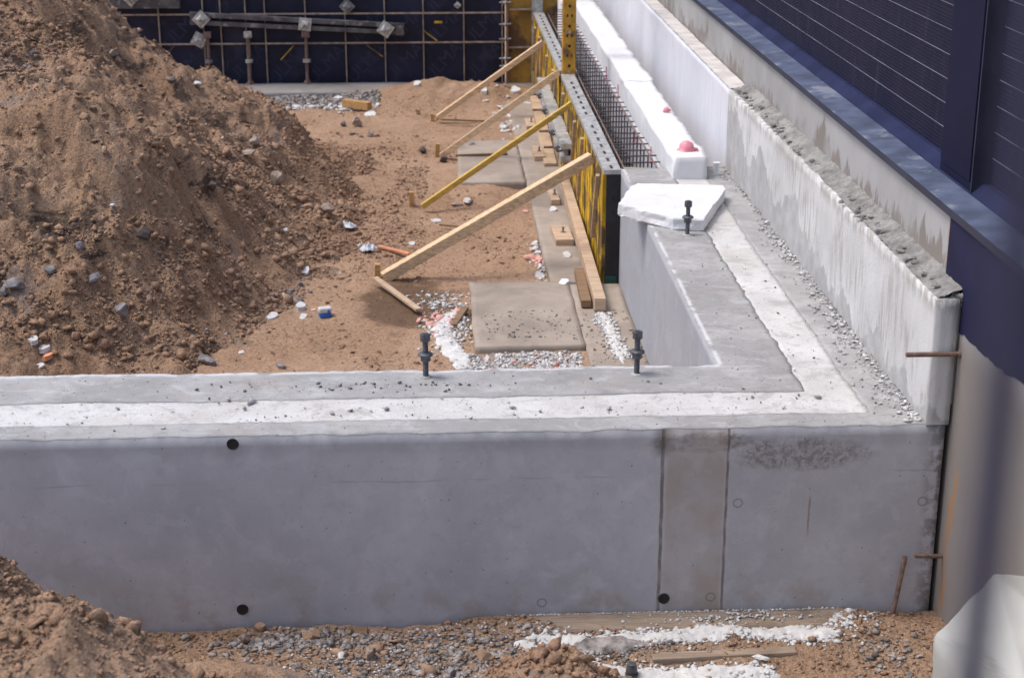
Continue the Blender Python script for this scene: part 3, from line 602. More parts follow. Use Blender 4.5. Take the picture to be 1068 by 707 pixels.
def siding(y0, y1, x):
    m = MB(); z = 1.03; prof = [(x, z)]
    while z < 3.6:
        prof += [(x - .001, z + .004)] + [(x - (.0012 if k % 2 else .0), z + .004 + k * .0095) for k in range(1, 12)]; z += .1225; prof.append((x, z - .002)); prof.append((x, z))
    vs = [(a, y, b) for a, b in prof for y in (y0, y1)]
    m.add(vs, [(2 * i, 2 * i + 1, 2 * i + 3, 2 * i + 2) for i in range(len(prof) - 1)]); sd_ = m.build('siding', 'siding', bl)
    m = MB(); z = 1.03
    while z < 3.5:
        z += .1225; m.box(x - .0045, x + .003, y0, y1, z - .001, z + .0018)
    m.build('board_edge_highlights', 'edge_glint', sd_)
siding(.985, 19, 2.60); siding(-3.5, .47, 2.61)
m = MB().box(2.525, 2.7, .475, .98, .98, 3.6); pl = m.build('pilaster', 'pilaster', bl, .006)
m = MB().box(2.519, 2.526, .50, .955, 1.03, 3.6); m.build('pilaster_face', 'pilaster', pl, .003)
MB().box(2.52, 2.75, .462, .474, .98, 3.6).build('pilaster_joint', 'copedge', pl)

# steel pins and rods
def rod(name, a, b, r, label, mat='rust', cat='steel rod'):
    a = Vector(a); b = Vector(b); t = thing(name, label, cat, tuple(a)); m = MB().cyl(a, b, r, 10); m.build('bar', mat, t)
    d = (b - a).normalized(); L = (b - a).length; m = MB(); k = .012
    while k < L - .01: p = a + d * k; m.cyl(p, p + d * .004, r * 1.14, 10); k += .012
    m.build('ribs', mat, t); return t
rod('steel_pin', (2.41, -.04, .36), (2.12, -.04, .36), .011, 'horizontal steel pin sticking out of the plinth in front of the foam board')
MB().cyl((2.372, -.04, .36), (2.362, -.04, .36), .020, 14).build('wall_sleeve', 'rust', bpy.data.objects['steel_pin'])['label'] = 'rust-brown sleeve round the pin'
rod('steel_pin', (2.40, -.05, -.655), (2.22, -.10, -.625), .009, 'short steel pin across the joint low down at the wall end')
rod('steel_stake', (2.13, -.10, -1.02), (2.20, -.03, -.66), .011, 'rusty steel rod stuck in the ground, leaning on the wall')

# ------------------------------------------------------------------ formwork along the wall
def slots(mb, xc, y0, y1, z, w_=.013):
    y = y0 + .05; 
    while y < y1 - .3:
        for k in range(4): mb.box(xc - w_, xc + w_, y + k * .030, y + k * .030 + .013, z, z + .0025)
        y += .26
def panel(y0, y1, x0, label, seed):
    x1 = x0 + .13; t = thing('formwork', label, 'formwork', (x0, y0, GZ), 'formwork panels along the rebar')
    m = MB().box(x0 - .004, x1 + .002, y0, y1, -.035, .0).use(1); slots(m, x0 + .065, y0, y1, .0003, .011); m.build('top_rail', ['steel', 'slot'], t)
    MB().box(x1 - .015, x1 + .004, y0 + .001, y1 - .001, GZ - .05, -.036).build('plywood_face', 'black', t)
    m = MB().box(x0 + .02, x1 - .016, y0 - .002, y0 + .03, GZ - .05, -.037).use(1); z = -.9
    while z < -.08: m.box(x0 + .06, x0 + .085, y0 - .0045, y0 - .002, z, z + .035); z += .11
    m.build('end_rail', ['black', 'slot'], t)
    MB().box(x0 + .022, x1 - .018, y0 - .006, y0 - .0025, GZ - .04, GZ + .10).build('green_foot', 'green', t)
    y = y0 + .10
    while y < y1: MB().box(x0, x1 - .016, y, y + .155, GZ - .05, -.037).build('rib', 'yellow', t, .004); y += .215
    for z in (-.80, -.50, -.24): MB().box(x0 + .035, x1 - .017, y0 + .032, y1 - .03, z, z + .06).build('cross_rail', 'yellow', t, .004)
    for k in range(3):
        yy = y0 + .35 + k * 1.4; MB().beam((x0 - .006, yy, -.12), (x0 - .006, yy + .35, -.72), .03, .045, (1, 0, 0)).build('diagonal', 'wood_y', t)
    return t
panel(5.28, 7.42, 1.285, 'nearest yellow formwork panel, its black end towards the front wall', 1)
panel(7.43, 9.60, 1.283, 'yellow formwork panel between the nearest panel and the upright post', 2)
panel(9.80, 12.0, 1.281, 'yellow formwork panel just beyond the upright post', 3)
panel(12.01, 14.30, 1.280, 'farthest yellow formwork panel of the row, next to the corner', 4)
# upright post on top
t = thing('formwork_post', 'orange-yellow upright post with holes, rising above the formwork out of view', 'steel post', (1.37, 9.70, GZ))
m = MB().box(1.30, 1.43, 9.63, 9.79, GZ - .05, 2.4).use(1); z = .08
while z < 2.3:
    m.cyl((1.365, 9.6285, z), (1.365, 9.6255, z), .016, 10); m.box(1.335, 1.35, 9.6255, 9.6285, z + .09, z + .12); m.box(1.38, 1.395, 9.6255, 9.6285, z + .09, z + .12); z += .2
m.use(2); z = .02
while z < 2.3: m.cyl((1.365, 9.629, z), (1.365, 9.618, z), .014, 6); z += .4
m.build('post', ['orange', 'slot', 'steel'], t)
# grey waler with wing-nut ties
wl = thing('waler_beam', 'grey double steel beam held against the yellow panels by ties', 'steel beam', (1.17, 8, -.6))
MB().box(1.16, 1.272, 8.0, 11.6, -.43, -.375).build('channel', 'steel', wl, .004)
MB().box(1.16, 1.272, 8.0, 11.6, -.55, -.495).build('channel', 'steel', wl, .004)
MB().box(1.20, 1.235, 8.03, 11.6, -.497, -.428).build('web', 'steel_d', wl)
for y in (8.25, 9.0, 10.1, 11.0):
    MB().cyl((1.02, y, -.46), (1.28, y, -.46), .012, 8).build('tie_rod', 'rust', wl)
    MB().cyl((1.135, y, -.46), (1.158, y, -.46), .05, 12).box(1.115, 1.135, y - .055, y + .055, -.475, -.445).build('wing_nut', 'steel_d', wl)

# concrete footing strip, slabs
def slab(name, x0, x1, y0, y1, z0, z1, mat, label, cat, seed=0, step=.04, amp=.004, rag=.012):
    def f(V):
        o = V.copy(); x, y, z = V.T; tp = sstep(z1 - .03, z1, z)
        o[:, 2] += tp * amp * (fbm(x * 4, y * 4, 4, seed)); o[:, 0] += rag * fbm(y * 4, 3 + x, 4, seed + 1); o[:, 1] += rag * fbm(x * 4, 5 + y, 4, seed + 2); return o
    o = grid_solid(name, x0, x1, y0, y1, step, lambda a, b: True, z0, z1, f, mat, None, .03)
    return tag(o, label, cat)
slab('concrete_footing', .885, 1.60, 5.38, 14.4, -1.1, -.925, 'c_slab', 'long dusty concrete footing strip under the yellow formwork', 'footing', 3)
slab('concrete_slab', .245, 1.02, 3.78, 5.33, -1.1, -.90, 'c_slab', 'raised dusty concrete slab nearest the front wall', 'concrete slab', 5)
slab('concrete_slab', 1.025, 1.42, 3.3, 5.26, -1.1, -.905, 'c_slab', 'narrow stained concrete footing at the foot of the smooth wall face', 'concrete slab', 6)
slab('concrete_slab', .22, .878, 8.75, 10.75, -1.1, -.915, 'c_slab', 'flat dusty concrete slab between the second and third timber braces', 'concrete slab', 7)
slab('concrete_footing', -3.6, .3, 13.65, 14.36, -1.1, -.90, 'c_foot', 'grey concrete footing strip under the navy panels', 'footing', 8)

def lumber(name, a, b, w_, h, mat, label, cat='timber', up=(0, 0, 1), bevel=.003, group=None):
    o = MB().beam(a, b, w_, h, up).build(name, mat, None, bevel); return tag(o, label, cat, group)
lumber('timber_beam', (1.195, 4.53, -.845), (1.235, 8.6, -.84), .085, .10, 'wood_y', 'long squared timber lying on the footing along the formwork foot')
lumber('timber_plank', (1.17, 9.45, -.905), (1.245, 13.5, -.90), .13, .035, 'wood_y', 'pale plank lying on the footing under the grey steel beam')
lumber('timber_plank', (1.10, 4.62, -.865), (1.125, 5.55, -.885), .075, .055, 'wood_dark', 'short dark timber beside the near end of the long squared timber')
def block(x, y, sx, sy, label, rz=0., z=-.924, h=.055):
    t = thing('timber_block', label, 'timber block', (x, y, z), 'timber blocks with bolts along the footing'); M = Matrix.Translation((x, y, z)) @ Matrix.Rotation(rz, 4, 'Z')
    MB().box(-sx / 2, sx / 2, -sy / 2, sy / 2, .0, h, M).build('block', 'wood_y', t, .003)
    c = M @ Vector((.01, 0, h)); MB().cyl(c, c + Vector((0, 0, .05)), .010, 8).cyl(c + Vector((0, 0, .0)), c + Vector((0, 0, .006)), .022, 12).build('bolt', 'steel_d', t)
block(1.075, 6.68, .155, .48, 'timber block with an upright bolt, left of the long timber in its middle', .03)
block(1.10, 8.05, .085, .42, 'narrow timber block with a bolt at the far end of the long timber', .02)
block(1.075, 9.95, .11, .50, 'timber block with a bolt by the third brace top, below the steel beam')
block(1.08, 11.5, .11, .45, 'farthest timber block with a bolt on the footing')

# braces
def brace(a, b, w_, h, mat, label, seed):
    t = thing('timber_brace', label, 'timber brace', a, 'slanting timber braces propping the formwork')
    MB().beam(a, b, w_, h).build('beam', mat, t, .004)
    a_, b_ = Vector(a), Vector(b); d = (b_ - a_).normalized(); m = MB()
    for k in range(3): p = b_ - d * (.05 + k * .04) + Vector((0, -w_ / 2, 0)); m.cyl(p + Vector((0, .001, 0)), p + Vector((0, -.004, 0)), .005, 6)
    m.build('nails', 'steel_d', t)
brace((.02, 12.12, -.93), (1.265, 12.15, -.06), .07, .06, 'wood_x', 'farthest slanting timber brace', 1)
brace((.05, 10.02, -.93), (1.265, 9.76, -.01), .07, .065, 'wood_x', 'second farthest timber brace, with a stone and stake at its foot', 2)
brace((-.14, 7.92, -.94), (1.265, 8.07, -.01), .05, .05, 'wood_x2', 'thin bright yellow timber brace', 3)
brace((-.44, 5.62, -.94), (1.262, 6.06, -.075), .085, .085, 'wood_x', 'thickest and nearest pale timber brace, its foot beside the wet soil', 4)
def stake(x, y, label, lean=(0, 0), h=.11):
    tag(MB().beam((x, y, GZ - .06), (x + lean[0], y + lean[1], GZ + h), .045, .05, (0, 1, 0)).build('wooden_stake', 'wood_ochre', None, .003), label, 'stake', 'wooden stakes at the brace feet')
stake(-.04, 12.2, 'low wooden stake at the foot of the farthest brace', h=.05); stake(.005, 10.15, 'split wooden stake at the foot of the second farthest brace', (.01, 0), .13); stake(-.24, 8.05, 'wooden stake at the foot of the thin yellow brace', h=.12); stake(-.49, 5.68, 'wooden stake at the foot of the nearest brace', (0.005, 0), .11)
lumber('thin_strip', (-.50, 5.42, -.88), (-.15, 4.72, -.925), .05, .022, 'wood_y', 'thin narrow board slanting over the wet soil below the nearest brace')
lumber('wood_offcut', (.105, 4.36, -.935), (.20, 4.72, -.915), .05, .03, 'wood_dark', 'short dark wood offcut among the pink and white foam')
lumber('wood_offcut', (-1.12, 12.95, -.90), (-.80, 12.72, -.90), .09, .09, 'wood_ochre', 'ochre wood offcut near the far footing')
lumber('brace_shadow_strip', (.06, 12.0, -.93), (.62, 11.85, -.925), .03, .02, 'wood_dark', 'dark strip standing for the brace shadow right of the farthest brace foot', 'stick')  # shadow of the farthest brace, laid down as a dark strip
lumber('thin_strip', (.2, 9.95, -.91), (.75, 9.98, -.90), .04, .02, 'wood_dark', 'dark strip standing for the brace shadow right of the second brace foot')  # cast shadow of the second brace, modelled as a thin dark strip
lumber('red_stick', (-.50, 6.52, -.93), (-.24, 6.25, -.925), .035, .02, 'orange_bit', 'red painted wood splinter left of the nearest brace', 'stick')
lumber('thin_strip', (.02, 7.18, -.92), (.3, 7.05, -.92), .03, .015, 'wood_dark', 'small dark splinter right of the thin yellow brace foot')

# rebar cage
cg = thing('rebar_cage', 'dark steel rebar cage standing between the formwork and the white foam strip', 'rebar cage', (1.6, 5.3, GZ))
y = 5.42; k = 0
while y < 15:
    m = MB(); jx = random.uniform(-.012, .012)
    for x in (1.475, 1.70): m.cyl((x + jx * .3, y, GZ), (x + jx * .3, y, -.012 - random.random() * .03), .0065, 6)
    for z in (-.035, -.42, -.80): m.cyl((1.44 + jx, y + .009, z), (1.765 + jx, y + .009, z + random.uniform(-.008, .008)), .0065, 6)
    m.build('stirrup', 'rebar', cg); y += .235; k += 1
for (x, z) in ((1.462, -.02), (1.712, -.02), (1.462, -.42), (1.712, -.42), (1.462, -.80), (1.712, -.80), (1.58, -.80)):
    m = MB(); p = None
    for i in range(12):
        q = (x + random.uniform(-.006, .006), 5.30 + i * .9, z + random.uniform(-.005, .005))
        if p: m.cyl(p, q, .007, 6)
        p = q
    m.build('long_bar', 'rust' if z == -.02 else 'rebar', cg)
slab('blinding_strip', 1.60, 2.5, 5.38, 18, -1.2, -.97, 'c_foot', 'dark concrete bed at the bottom of the trench between the foam boards', 'footing', 9, step=.08)
# green-brown fresh concrete at the pour end
slab('concrete_stop', 1.44, 2.24, 5.302, 5.375, -1.0, -.004, 'c_foot', 'rough poured concrete end just behind the loose foam sheet', 'concrete', 10, amp=.02)

# ------------------------------------------------------------------ far formwork
FY = 14.45
ff = thing('formwork_wall', 'long navy formwork wall with rusty rails closing the far side of the pit', 'formwork wall', (-1.5, FY, GZ))
MB().box(-6.5, .915, FY, FY + .02, GZ - .1, 1.6).build('plywood', 'navy', ff)
xs_ = [-4.9, -4.15, -3.543, -2.976, -2.754, -2.433, -2.185, -1.665, -1.155, -.645, -.146, .38, .88]
for i, x in enumerate(xs_): MB().box(x - .007, x + .007, FY - .05, FY - .001, GZ - .02, 1.6).build('rib', 'rail', ff, .002)
for z in (-.93, -.392, -.015, .36): MB().box(-6.5, .905, FY - .062, FY - .0505, z - .011, z + .011).build('rail', 'rail' if z > -.9 else 'rust', ff, .002)
for (a, b) in (((-3.50, -.55), (-3.35, -.40)), ((-2.0, -.60), (-1.83, -.42)), ((-.88, -.42), (-.68, -.57)), ((-.15, -.23), (.03, -.37)), ((.0, -.13), (.1, -.13))):
    MB().beam((a[0], FY - .07, a[1]), (b[0], FY - .07, b[1]), .012, .028, (0, 0, 1) if a[1] == b[1] else (0, 1, 0)).build('diagonal_strap', 'yellow', ff)
cu = bpy.data.curves.new('print', 'FONT'); cu.body = 'ULMA'; cu.size = .30; cu.extrude = .0008; cu.align_x = 'CENTER'; cu.align_y = 'CENTER'
tmp = bpy.data.objects.new('tmp_print', cu); COL.objects.link(tmp)
bpy.context.view_layer.update(); tme = bpy.data.meshes.new_from_object(tmp.evaluated_get(bpy.context.evaluated_depsgraph_get())); bpy.data.objects.remove(tmp)
tme.materials.clear(); tme.materials.append(MAT['print'])
for i, (x, z, ang) in enumerate([(-3.25, -.2, 45), (-2.45, -.66, 45), (-1.92, -.68, 45), (-1.42, -.68, 45), (-.9, -.66, 45), (-.4, -.66, 45), (.1, -.66, 45), (.63, -.66, 45), (-.4, -.2, 45), (.12, -.2, 45), (.63, -.2, 45), (-3.2, -.68, 45), (.1, .18, 45), (-.9, -.2, 45)]):
    o = bpy.data.objects.new('printed_word', tme); COL.objects.link(o); o.parent = ff; o.scale = (.8, .8, 1)
    o.location = (x + 1.5, -.0015, z - GZ); o.rotation_euler = (R(90), R(-ang if i % 2 else -ang), 0)
def plate(x, z, y, label, s=.085, mat='washer', rz=45):
    t = thing('tie_plate', label, 'tie plate', (x, y, z), 'square tie plates on the navy formwork'); M = Matrix.Translation((x, y, z)) @ Matrix.Rotation(R(rz), 4, 'Y')
    MB().box(-s, s, -.012, .0, -s, s, M).build('plate', mat, t, .003)
    m = MB(); r = s * .62; m.add([M @ Vector(p) for p in ((-r, -.0125, -r), (r, -.0125, -r), (r, -.0125, r), (-r, -.0125, r), (-.03, -.045, -.03), (.03, -.045, -.03), (.03, -.045, .03), (-.03, -.045, .03))], [(0, 1, 5, 4), (1, 2, 6, 5), (2, 3, 7, 6), (3, 0, 4, 7), (4, 5, 6, 7)]); m.build('boss', mat, t)
    MB().cyl((x, y + .0, z), (x, y - .12, z), .011, 8).build('tie_rod', 'rust', t); MB().box(x - .04, x + .04, y - .075, y - .05, z - .015, z + .015).build('nut', mat, t, .003)
wb = thing('waler_beam', 'long grey double channel bolted aslant across the navy formwork', 'steel beam', (-1.75, 14.3, 0))
for (za, zb) in ((.0, -.165), (-.10, -.25)):
    MB().beam((-3.13, 14.33, za), (-.39, 14.33, zb), .10, .055).build('channel', 'dullbeam', wb, .003)
MB().box(-3.12, -3.06, 14.276, 14.279, -.13, .02).box(-.50, -.40, 14.276, 14.279, -.28, -.13).build('end_plate', 'dullbeam', wb)
tag(MB().box(-4.9, -3.24, 14.27, 14.37, .08, .20).build('steel_beam', 'dullbeam', None, .004), 'short grey steel beam at the top left of the navy formwork, end behind the soil', 'steel beam')
plate(-2.98, -.06, 14.26, 'tie plate on the left end of the aslant double channel'); plate(-3.03, -.33, 14.33, 'tie plate hanging just below the left end of the channel', rz=30)
plate(-1.66, -.13, 14.26, 'tie plate in the middle of the aslant double channel', rz=8, s=.08); plate(-.63, -.20, 14.26, 'tie plate on the right end of the aslant channel', rz=35)
plate(-1.12, .08, 14.36, 'tie plate above the aslant channel at the top edge of the photo', rz=45, s=.075, mat='steel_d'); plate(-3.85, .2, 14.26, 'tie plate on the short beam at the top left', s=.07); plate(.30, .09, 14.36, 'small round-looking tie plate high near the yellow corner', s=.035)
for i, (x, lab) in enumerate(((-2.92, 'leftmost'), (-2.40, 'second'), (-1.66, 'rightmost'))):
    t = thing('steel_prop', f'{lab} rusty steel prop foot in front of the navy formwork', 'steel prop', (x, 14.3, GZ), 'rusty props at the navy formwork')
    MB().cyl((x, 14.3, -.85), (x, 14.33, -.25), .022, 10).build('tube', 'rust', t); MB().cyl((x, 14.3, -.62), (x, 14.3, -.58), .05, 12).build('collar', 'washer' if i else 'steel_d', t)
    MB().cyl((x, 14.3, GZ), (x, 14.3, -.85), .09, 4, .03).build('foot', 'rust', t); MB().box(x - .05, x + .05, 14.26, 14.34, -.30, -.22).build('head', 'rust' if i != 1 else 'washer', t, .004)
# yellow corner panel
yc = thing('formwork', 'stained yellow-brown panel in the far corner, facing the camera', 'formwork', (1.1, 14.4, GZ))
MB().box(.93, 1.60, 14.40, 14.45, GZ - .05, 1.6).build('panel', 'brownpanel', yc)
for x in (.945, 1.275): MB().box(x - .014, x + .014, 14.33, 14.399, GZ - .05, 1.6).build('side_rail', 'rust' if x < 1 else 'steel', yc, .003)
for z in (.03, -.46): MB().box(.96, 1.26, 14.34, 14.398, z - .01, z + .01).build('cross_rail', 'rail', yc, .002)
MB().box(1.29, 1.40, 14.30, 14.36, GZ, 1.6).build('corner_post', 'steel', yc, .004)
for z in (-.16, -.35, -.6, .2, .12, -.7):
    MB().cyl((.84, 14.36, z), (.99, 14.32, z + .01), .009, 8).cyl((.90, 14.345, z), (.93, 14.33, z), .024, 8).build('clamp', 'steel', yc)

# ------------------------------------------------------------------ stones and litter on the soil
def zz(x, y): return float(inner_h(np.array([x]), np.array([y]))[0])
def onray(px, py):          # where the sight line through a photo pixel meets the soil (used once, to find plan positions)
    f = 1700; th = R(18.9); a = R(2.7)
    F = Vector((math.sin(a) * math.cos(th), math.cos(a) * math.cos(th), -math.sin(th))); Rt = Vector((math.cos(a), -math.sin(a), 0)); U = Rt.cross(F)
    d = F + Rt * (px - 534) / f - U * (py - 353.5) / f; t = np.arange(9.0, 24, .02)
    X = d.x * t; Y = -6.94 + d.y * t; Z = 2.83 + d.z * t; H = inner_h(X, Y); k = np.argmax(Z < H); return X[k], Y[k], H[k]
def rock(px, py, sz, mat, label, name='stone', seed=0, cat='stone', flat=1., sink=.3):
    x, y, z = onray(px, py); tag(MB().lump((x, y, z + sz[2] * (1 - sink)), sz, seed, 3, .22).build(name, mat), label, cat)
rock(15, 303, (.085, .07, .05), 'stone_grey', 'grey flat stone at the left edge of the soil mound', seed=1)
rock(5, 308, (.035, .03, .03), 'stone_grey', 'small round stone touching the left edge of the photo', seed=19)
rock(52, 287, (.05, .04, .035), 'stone_grey', 'grey stone on the lower left mound slope', seed=2)
rock(84, 262, (.04, .05, .035), 'stone_grey', 'blue-grey stone half buried on the left mound slope', seed=3)
rock(98, 297, (.07, .04, .04), 'stone_grey', 'long grey stone in the middle of the lower mound', seed=4)
rock(128, 332, (.05, .05, .07), 'stone_grey', 'upright blue-grey chunk low on the mound', seed=5)
rock(213, 379, (.11, .05, .04), 'stone_grey', 'long blue-grey chunk behind the front wall edge', seed=6)
rock(290, 192, (.085, .07, .07), 'stone', 'pale angular stone on the right slope of the mound', seed=7)
rock(258, 163, (.11, .06, .03), 'stone', 'flat pale stone slab on the upper right slope', seed=8)
rock(267, 153, (.065, .05, .05), 'stone', 'rounded pale stone just above the flat slab', seed=9)
rock(341, 222, (.10, .08, .06), 'stone', 'brownish block at the right foot of the mound', seed=10)
rock(322, 219, (.07, .06, .04), 'stone_brown', 'brown clod left of the brownish block at the mound foot', seed=11)
rock(372, 132, (.085, .06, .065), 'stone', 'pale angular stone on the level soil behind the mound', seed=12)
rock(387, 143, (.05, .04, .045), 'stone', 'smaller pale stone right of the mound behind the angular one', seed=13)
rock(358, 132, (.045, .04, .04), 'grit', 'black round lump left of the pale angular stone', seed=14, name='lump', cat='lump')
rock(367, 141, (.05, .03, .02), 'grit', 'small flat black lump before the pale angular stone', seed=15, name='lump', cat='lump')
rock(441, 160, (.06, .05, .05), 'stone_dark', 'dark stone left of the split stake', seed=16)
rock(463, 170, (.055, .05, .05), 'stone_dark', 'dark stone under the foot of the second farthest brace', seed=17)
rock(492, 154, (.06, .04, .035), 'stone_grey', 'grey stone right of the second farthest brace foot', seed=18)
rock(205, 91, (.05, .04, .025), 'foam_bit', 'white flat stone near the top right of the mound', seed=20)
rock(118, 61, (.06, .05, .04), 'stone', 'pale stone near the top of the mound', seed=21)
rock(123, 67, (.05, .04, .035), 'stone', 'pale stone just below the upper pale stone', seed=22)
rock(178, 86, (.05, .05, .035), 'stone', 'pale stone at the mound edge below its broken hollow', seed=30)
rock(222, 208, (.05, .04, .05), 'stone_dark', 'dark brown clod in the middle of the mound slope', seed=23, name='clod', cat='clod')
rock(150, 250, (.08, .05, .05), 'stone_dark', 'large dark clod on the mound above the upright chunk', seed=24, name='clod', cat='clod')
rock(487, 211, (.06, .05, .03), 'foam_bit', 'white lump right of the thin yellow brace foot', seed=25)
rock(478, 215, (.07, .05, .025), 'stone', 'flat stone below the white lump at the yellow brace', seed=26)
rock(455, 205, (.05, .04, .03), 'stone_brown', 'brown clod just right of the thin yellow brace foot', seed=27)
rock(292, 383, (.06, .03, .02), 'stone_grey', 'small grey chunk at the wall edge left of the left anchor bolt', seed=28)

def scrap(px, py, s, mat, label, name='foam_scrap', cat='scrap', seed=0, onslab=None, th=.35):
    x, y, z = onray(px, py)
    if onslab is not None: z = onslab
    rs_ = np.random.RandomState(seed + 100); n = 9; a0 = rs_.rand() * 6
    ring = [(x + s * (.6 + .5 * rs_.rand()) * math.cos(a0 + 6.283 * i / n), y + s * (.6 + .5 * rs_.rand()) * 1.2 * math.sin(a0 + 6.283 * i / n)) for i in range(n)]
    o = foam_slab(name, ring, z - .004, z + s * th, None, mat, seed=seed, amp=.003, tilt=(rs_.uniform(-.2, .2), rs_.uniform(0, .4)))
    tag(o, label, cat); return o
scrap(318, 285, .05, 'foam_bit', 'white foam scrap on the level soil right of the mound', seed=1)
scrap(314, 324, .045, 'foam_bit', 'white crumpled foam scrap left of the blue and white wrapper', seed=2, th=.9)
scrap(316, 332, .035, 'foam_bit', 'white flat scrap just below the crumpled foam scrap', seed=31)
scrap(284, 331, .045, 'foam_bit', 'half buried white scrap left of the wrapper', seed=3)
scrap(327, 324, .022, 'foam_pink', 'tiny pink scrap beside the blue and white wrapper', seed=4)
scrap(35, 357, .035, 'foam_bit', 'upper white scrap at the lower left of the mound', seed=5, th=.8)
scrap(46, 369, .04, 'foam_bit', 'white scrap next to the orange scrap at the lower left', seed=6, th=.7)
scrap(50, 375, .035, 'orange_bit', 'orange scrap between white ones at the lower left', seed=7, th=.8)
scrap(42, 383, .03, 'foam_bit', 'lowest white scrap at the wall edge on the left', seed=8)
scrap(297, 241, .028, 'foam_bit', 'white scrap on the mound foot above the others', seed=9); scrap(296, 267, .022, 'foam_bit', 'small white scrap halfway down the mound foot', seed=10)
scrap(296, 309, .022, 'foam_bit', 'small white scrap left above the wrapper', seed=11); scrap(252, 368, .025, 'foam_bit', 'small white scrap near the wall edge in the middle left', seed=12)
scrap(430, 255, .03, 'foam_bit', 'small white scrap right of the grey plastic film', seed=13); scrap(455, 231, .06, 'foam_bit', 'thin white scrap between the two nearest brace feet', seed=14, th=.15)
scrap(505, 97, .05, 'foam_bit', 'white foam chunk below the farthest brace', seed=15, th=.7); scrap(537, 97, .07, 'foam_bit', 'larger white foam chunk near the yellow corner panel', seed=16, th=.6)
scrap(506, 106, .04, 'foam_bit', 'flat white scrap just below the chunk under the farthest brace', seed=17); scrap(549, 111, .06, 'foam_bit', 'white torn foam by the long pale plank', seed=18, th=.5)
scrap(532, 122, .05, 'foam_bit', 'white torn foam beside the second brace', seed=19); scrap(536, 130, .06, 'foam_bit', 'grey-white foam chunk below the second brace', seed=20, th=.6)
scrap(353, 106, .06, 'foam_bit', 'white upright chunk on the far footing strip', seed=21, th=.9); scrap(386, 121, .10, 'foam_bit', 'long white flat scrap right of the ochre offcut', seed=22, th=.1)
scrap(563, 289, .045, 'foam_bit', 'white foam strip at the far edge of the near slab', seed=23, th=.3); scrap(588, 304, .045, 'eps', 'rectangular white scrap lying on the raised slab', seed=24, onslab=-.898, th=.25)
scrap(591, 276, .045, 'foam_bit', 'white scrap on the footing near the short dark timber', seed=25, onslab=-.922, th=.4); scrap(577, 226, .045, 'foam_bit', 'white scrap on the footing between two bolt blocks', seed=26, onslab=-.922, th=.4)
scrap(548, 222, .035, 'foam_pink', 'pink scrap just left of the footing strip', seed=27); scrap(435, 90, .06, 'foam_bit', 'white scrap on the low bank before the navy formwork', seed=28, th=.6)
# crumpled film and wrapper
def film(px, py, s, mat, label, name, cat, seed):
    x, y, z = onray(px, py); fn = lambda X, Y: z + .01 + s * .55 * np.abs(fbm((X - x) * 1.9 / s + seed, (Y - y) * 1.9 / s, 3, seed)) * np.clip(1 - (((X - x) / s) ** 2 + ((Y - y) / (s * 1.3)) ** 2), 0, 1) * 2.2
    return tag(hfield(name, x - s, x + s, y - s * 1.3, y + s * 1.3, s / 9, fn, mat, mask=lambda X, Y: ((X - x) / s) ** 2 + ((Y - y) / (s * 1.3)) ** 2 < .8 + .5 * fbm(X * 12, Y * 12, 3, seed), smooth=False), label, cat)
film(363, 238, .07, 'film', 'crumpled clear plastic film at the right foot of the mound', 'plastic_film', 'plastic film', 3)
film(385, 262, .09, 'film', 'crumpled grey plastic film beside the red splinter', 'plastic_film', 'plastic film', 4)
film(377, 258, .045, 'foam_bit', 'white crumpled paper beside the grey plastic film', 'paper_scrap', 'paper', 6)
x, y, z = onray(339, 331); t = thing('wrapper', 'crumpled blue and white wrapper standing on the level soil', 'wrapper', (x, y, z))
M_ = Matrix.Translation((x, y, z)) @ Matrix.Rotation(.3, 4, 'Z'); MB().box(-.045, .045, -.03, .03, 0, .035, M_).build('blue_part', 'blue', t, .006)
MB().box(-.05, .05, -.034, .034, .034, .075, M_).build('white_part', 'foam_bit', t, .012); MB().box(.012, .03, -.0365, -.033, .034, .06, M_).build('blue_stripe', 'blue', t)

# foam and mortar crumbs, in patches
def patch(name, label, fpos, n, s0, mat, seed, cat, flat=.6, hfn=inner_h, tail=2.0, sub=1):
    r_ = np.random.RandomState(seed); X, Y = fpos(r_, n); Z = hfn(X, Y); S = s0 * (.45 + tail * r_.rand(n) ** 3)
    return tag(scatter(name, np.stack([X, Y, Z], 1), S, mat, seed, sub, flat), label, cat, kind='stuff')
gauss = lambda cx, cy, sx, sy: (lambda r, n: (cx + r.randn(n) * sx, cy + r.randn(n) * sy))
rect = lambda x0, x1, y0, y1: (lambda r, n: (r.uniform(x0, x1, n), r.uniform(y0, y1, n)))
patch('foam_crumbs', 'white foam crumbs on the wet soil under the thin board', gauss(.02, 5.05, .13, .12), 240, .009, 'foam_bit', 1, 'foam crumbs')
patch('foam_crumbs', 'white foam crumbs piled left of the raised slab behind the left anchor bolt', gauss(.08, 4.35, .09, .28), 700, .010, 'foam_bit', 2, 'foam crumbs')
patch('foam_crumbs', 'pink foam lumps in the pile left of the raised slab', gauss(.02, 4.55, .07, .12), 60, .018, 'foam_pink', 3, 'foam crumbs')
patch('foam_crumbs', 'dense white foam crumbs in front of the raised slab', rect(.12, .98, 3.2, 3.72), 1500, .009, 'foam_bit', 4, 'foam crumbs')
patch('mortar_crumbs', 'grey mortar crumbs mixed in the foam before the raised slab', rect(.1, .98, 3.2, 3.76), 1500, .009, 'cement_lump', 5, 'crumbs')
patch('foam_crumbs', 'a few pink crumbs before the raised slab', rect(.3, .9, 3.3, 3.7), 40, .015, 'foam_pink', 6, 'foam crumbs')
lvl = lambda z: (lambda X, Y: np.full_like(X, z))
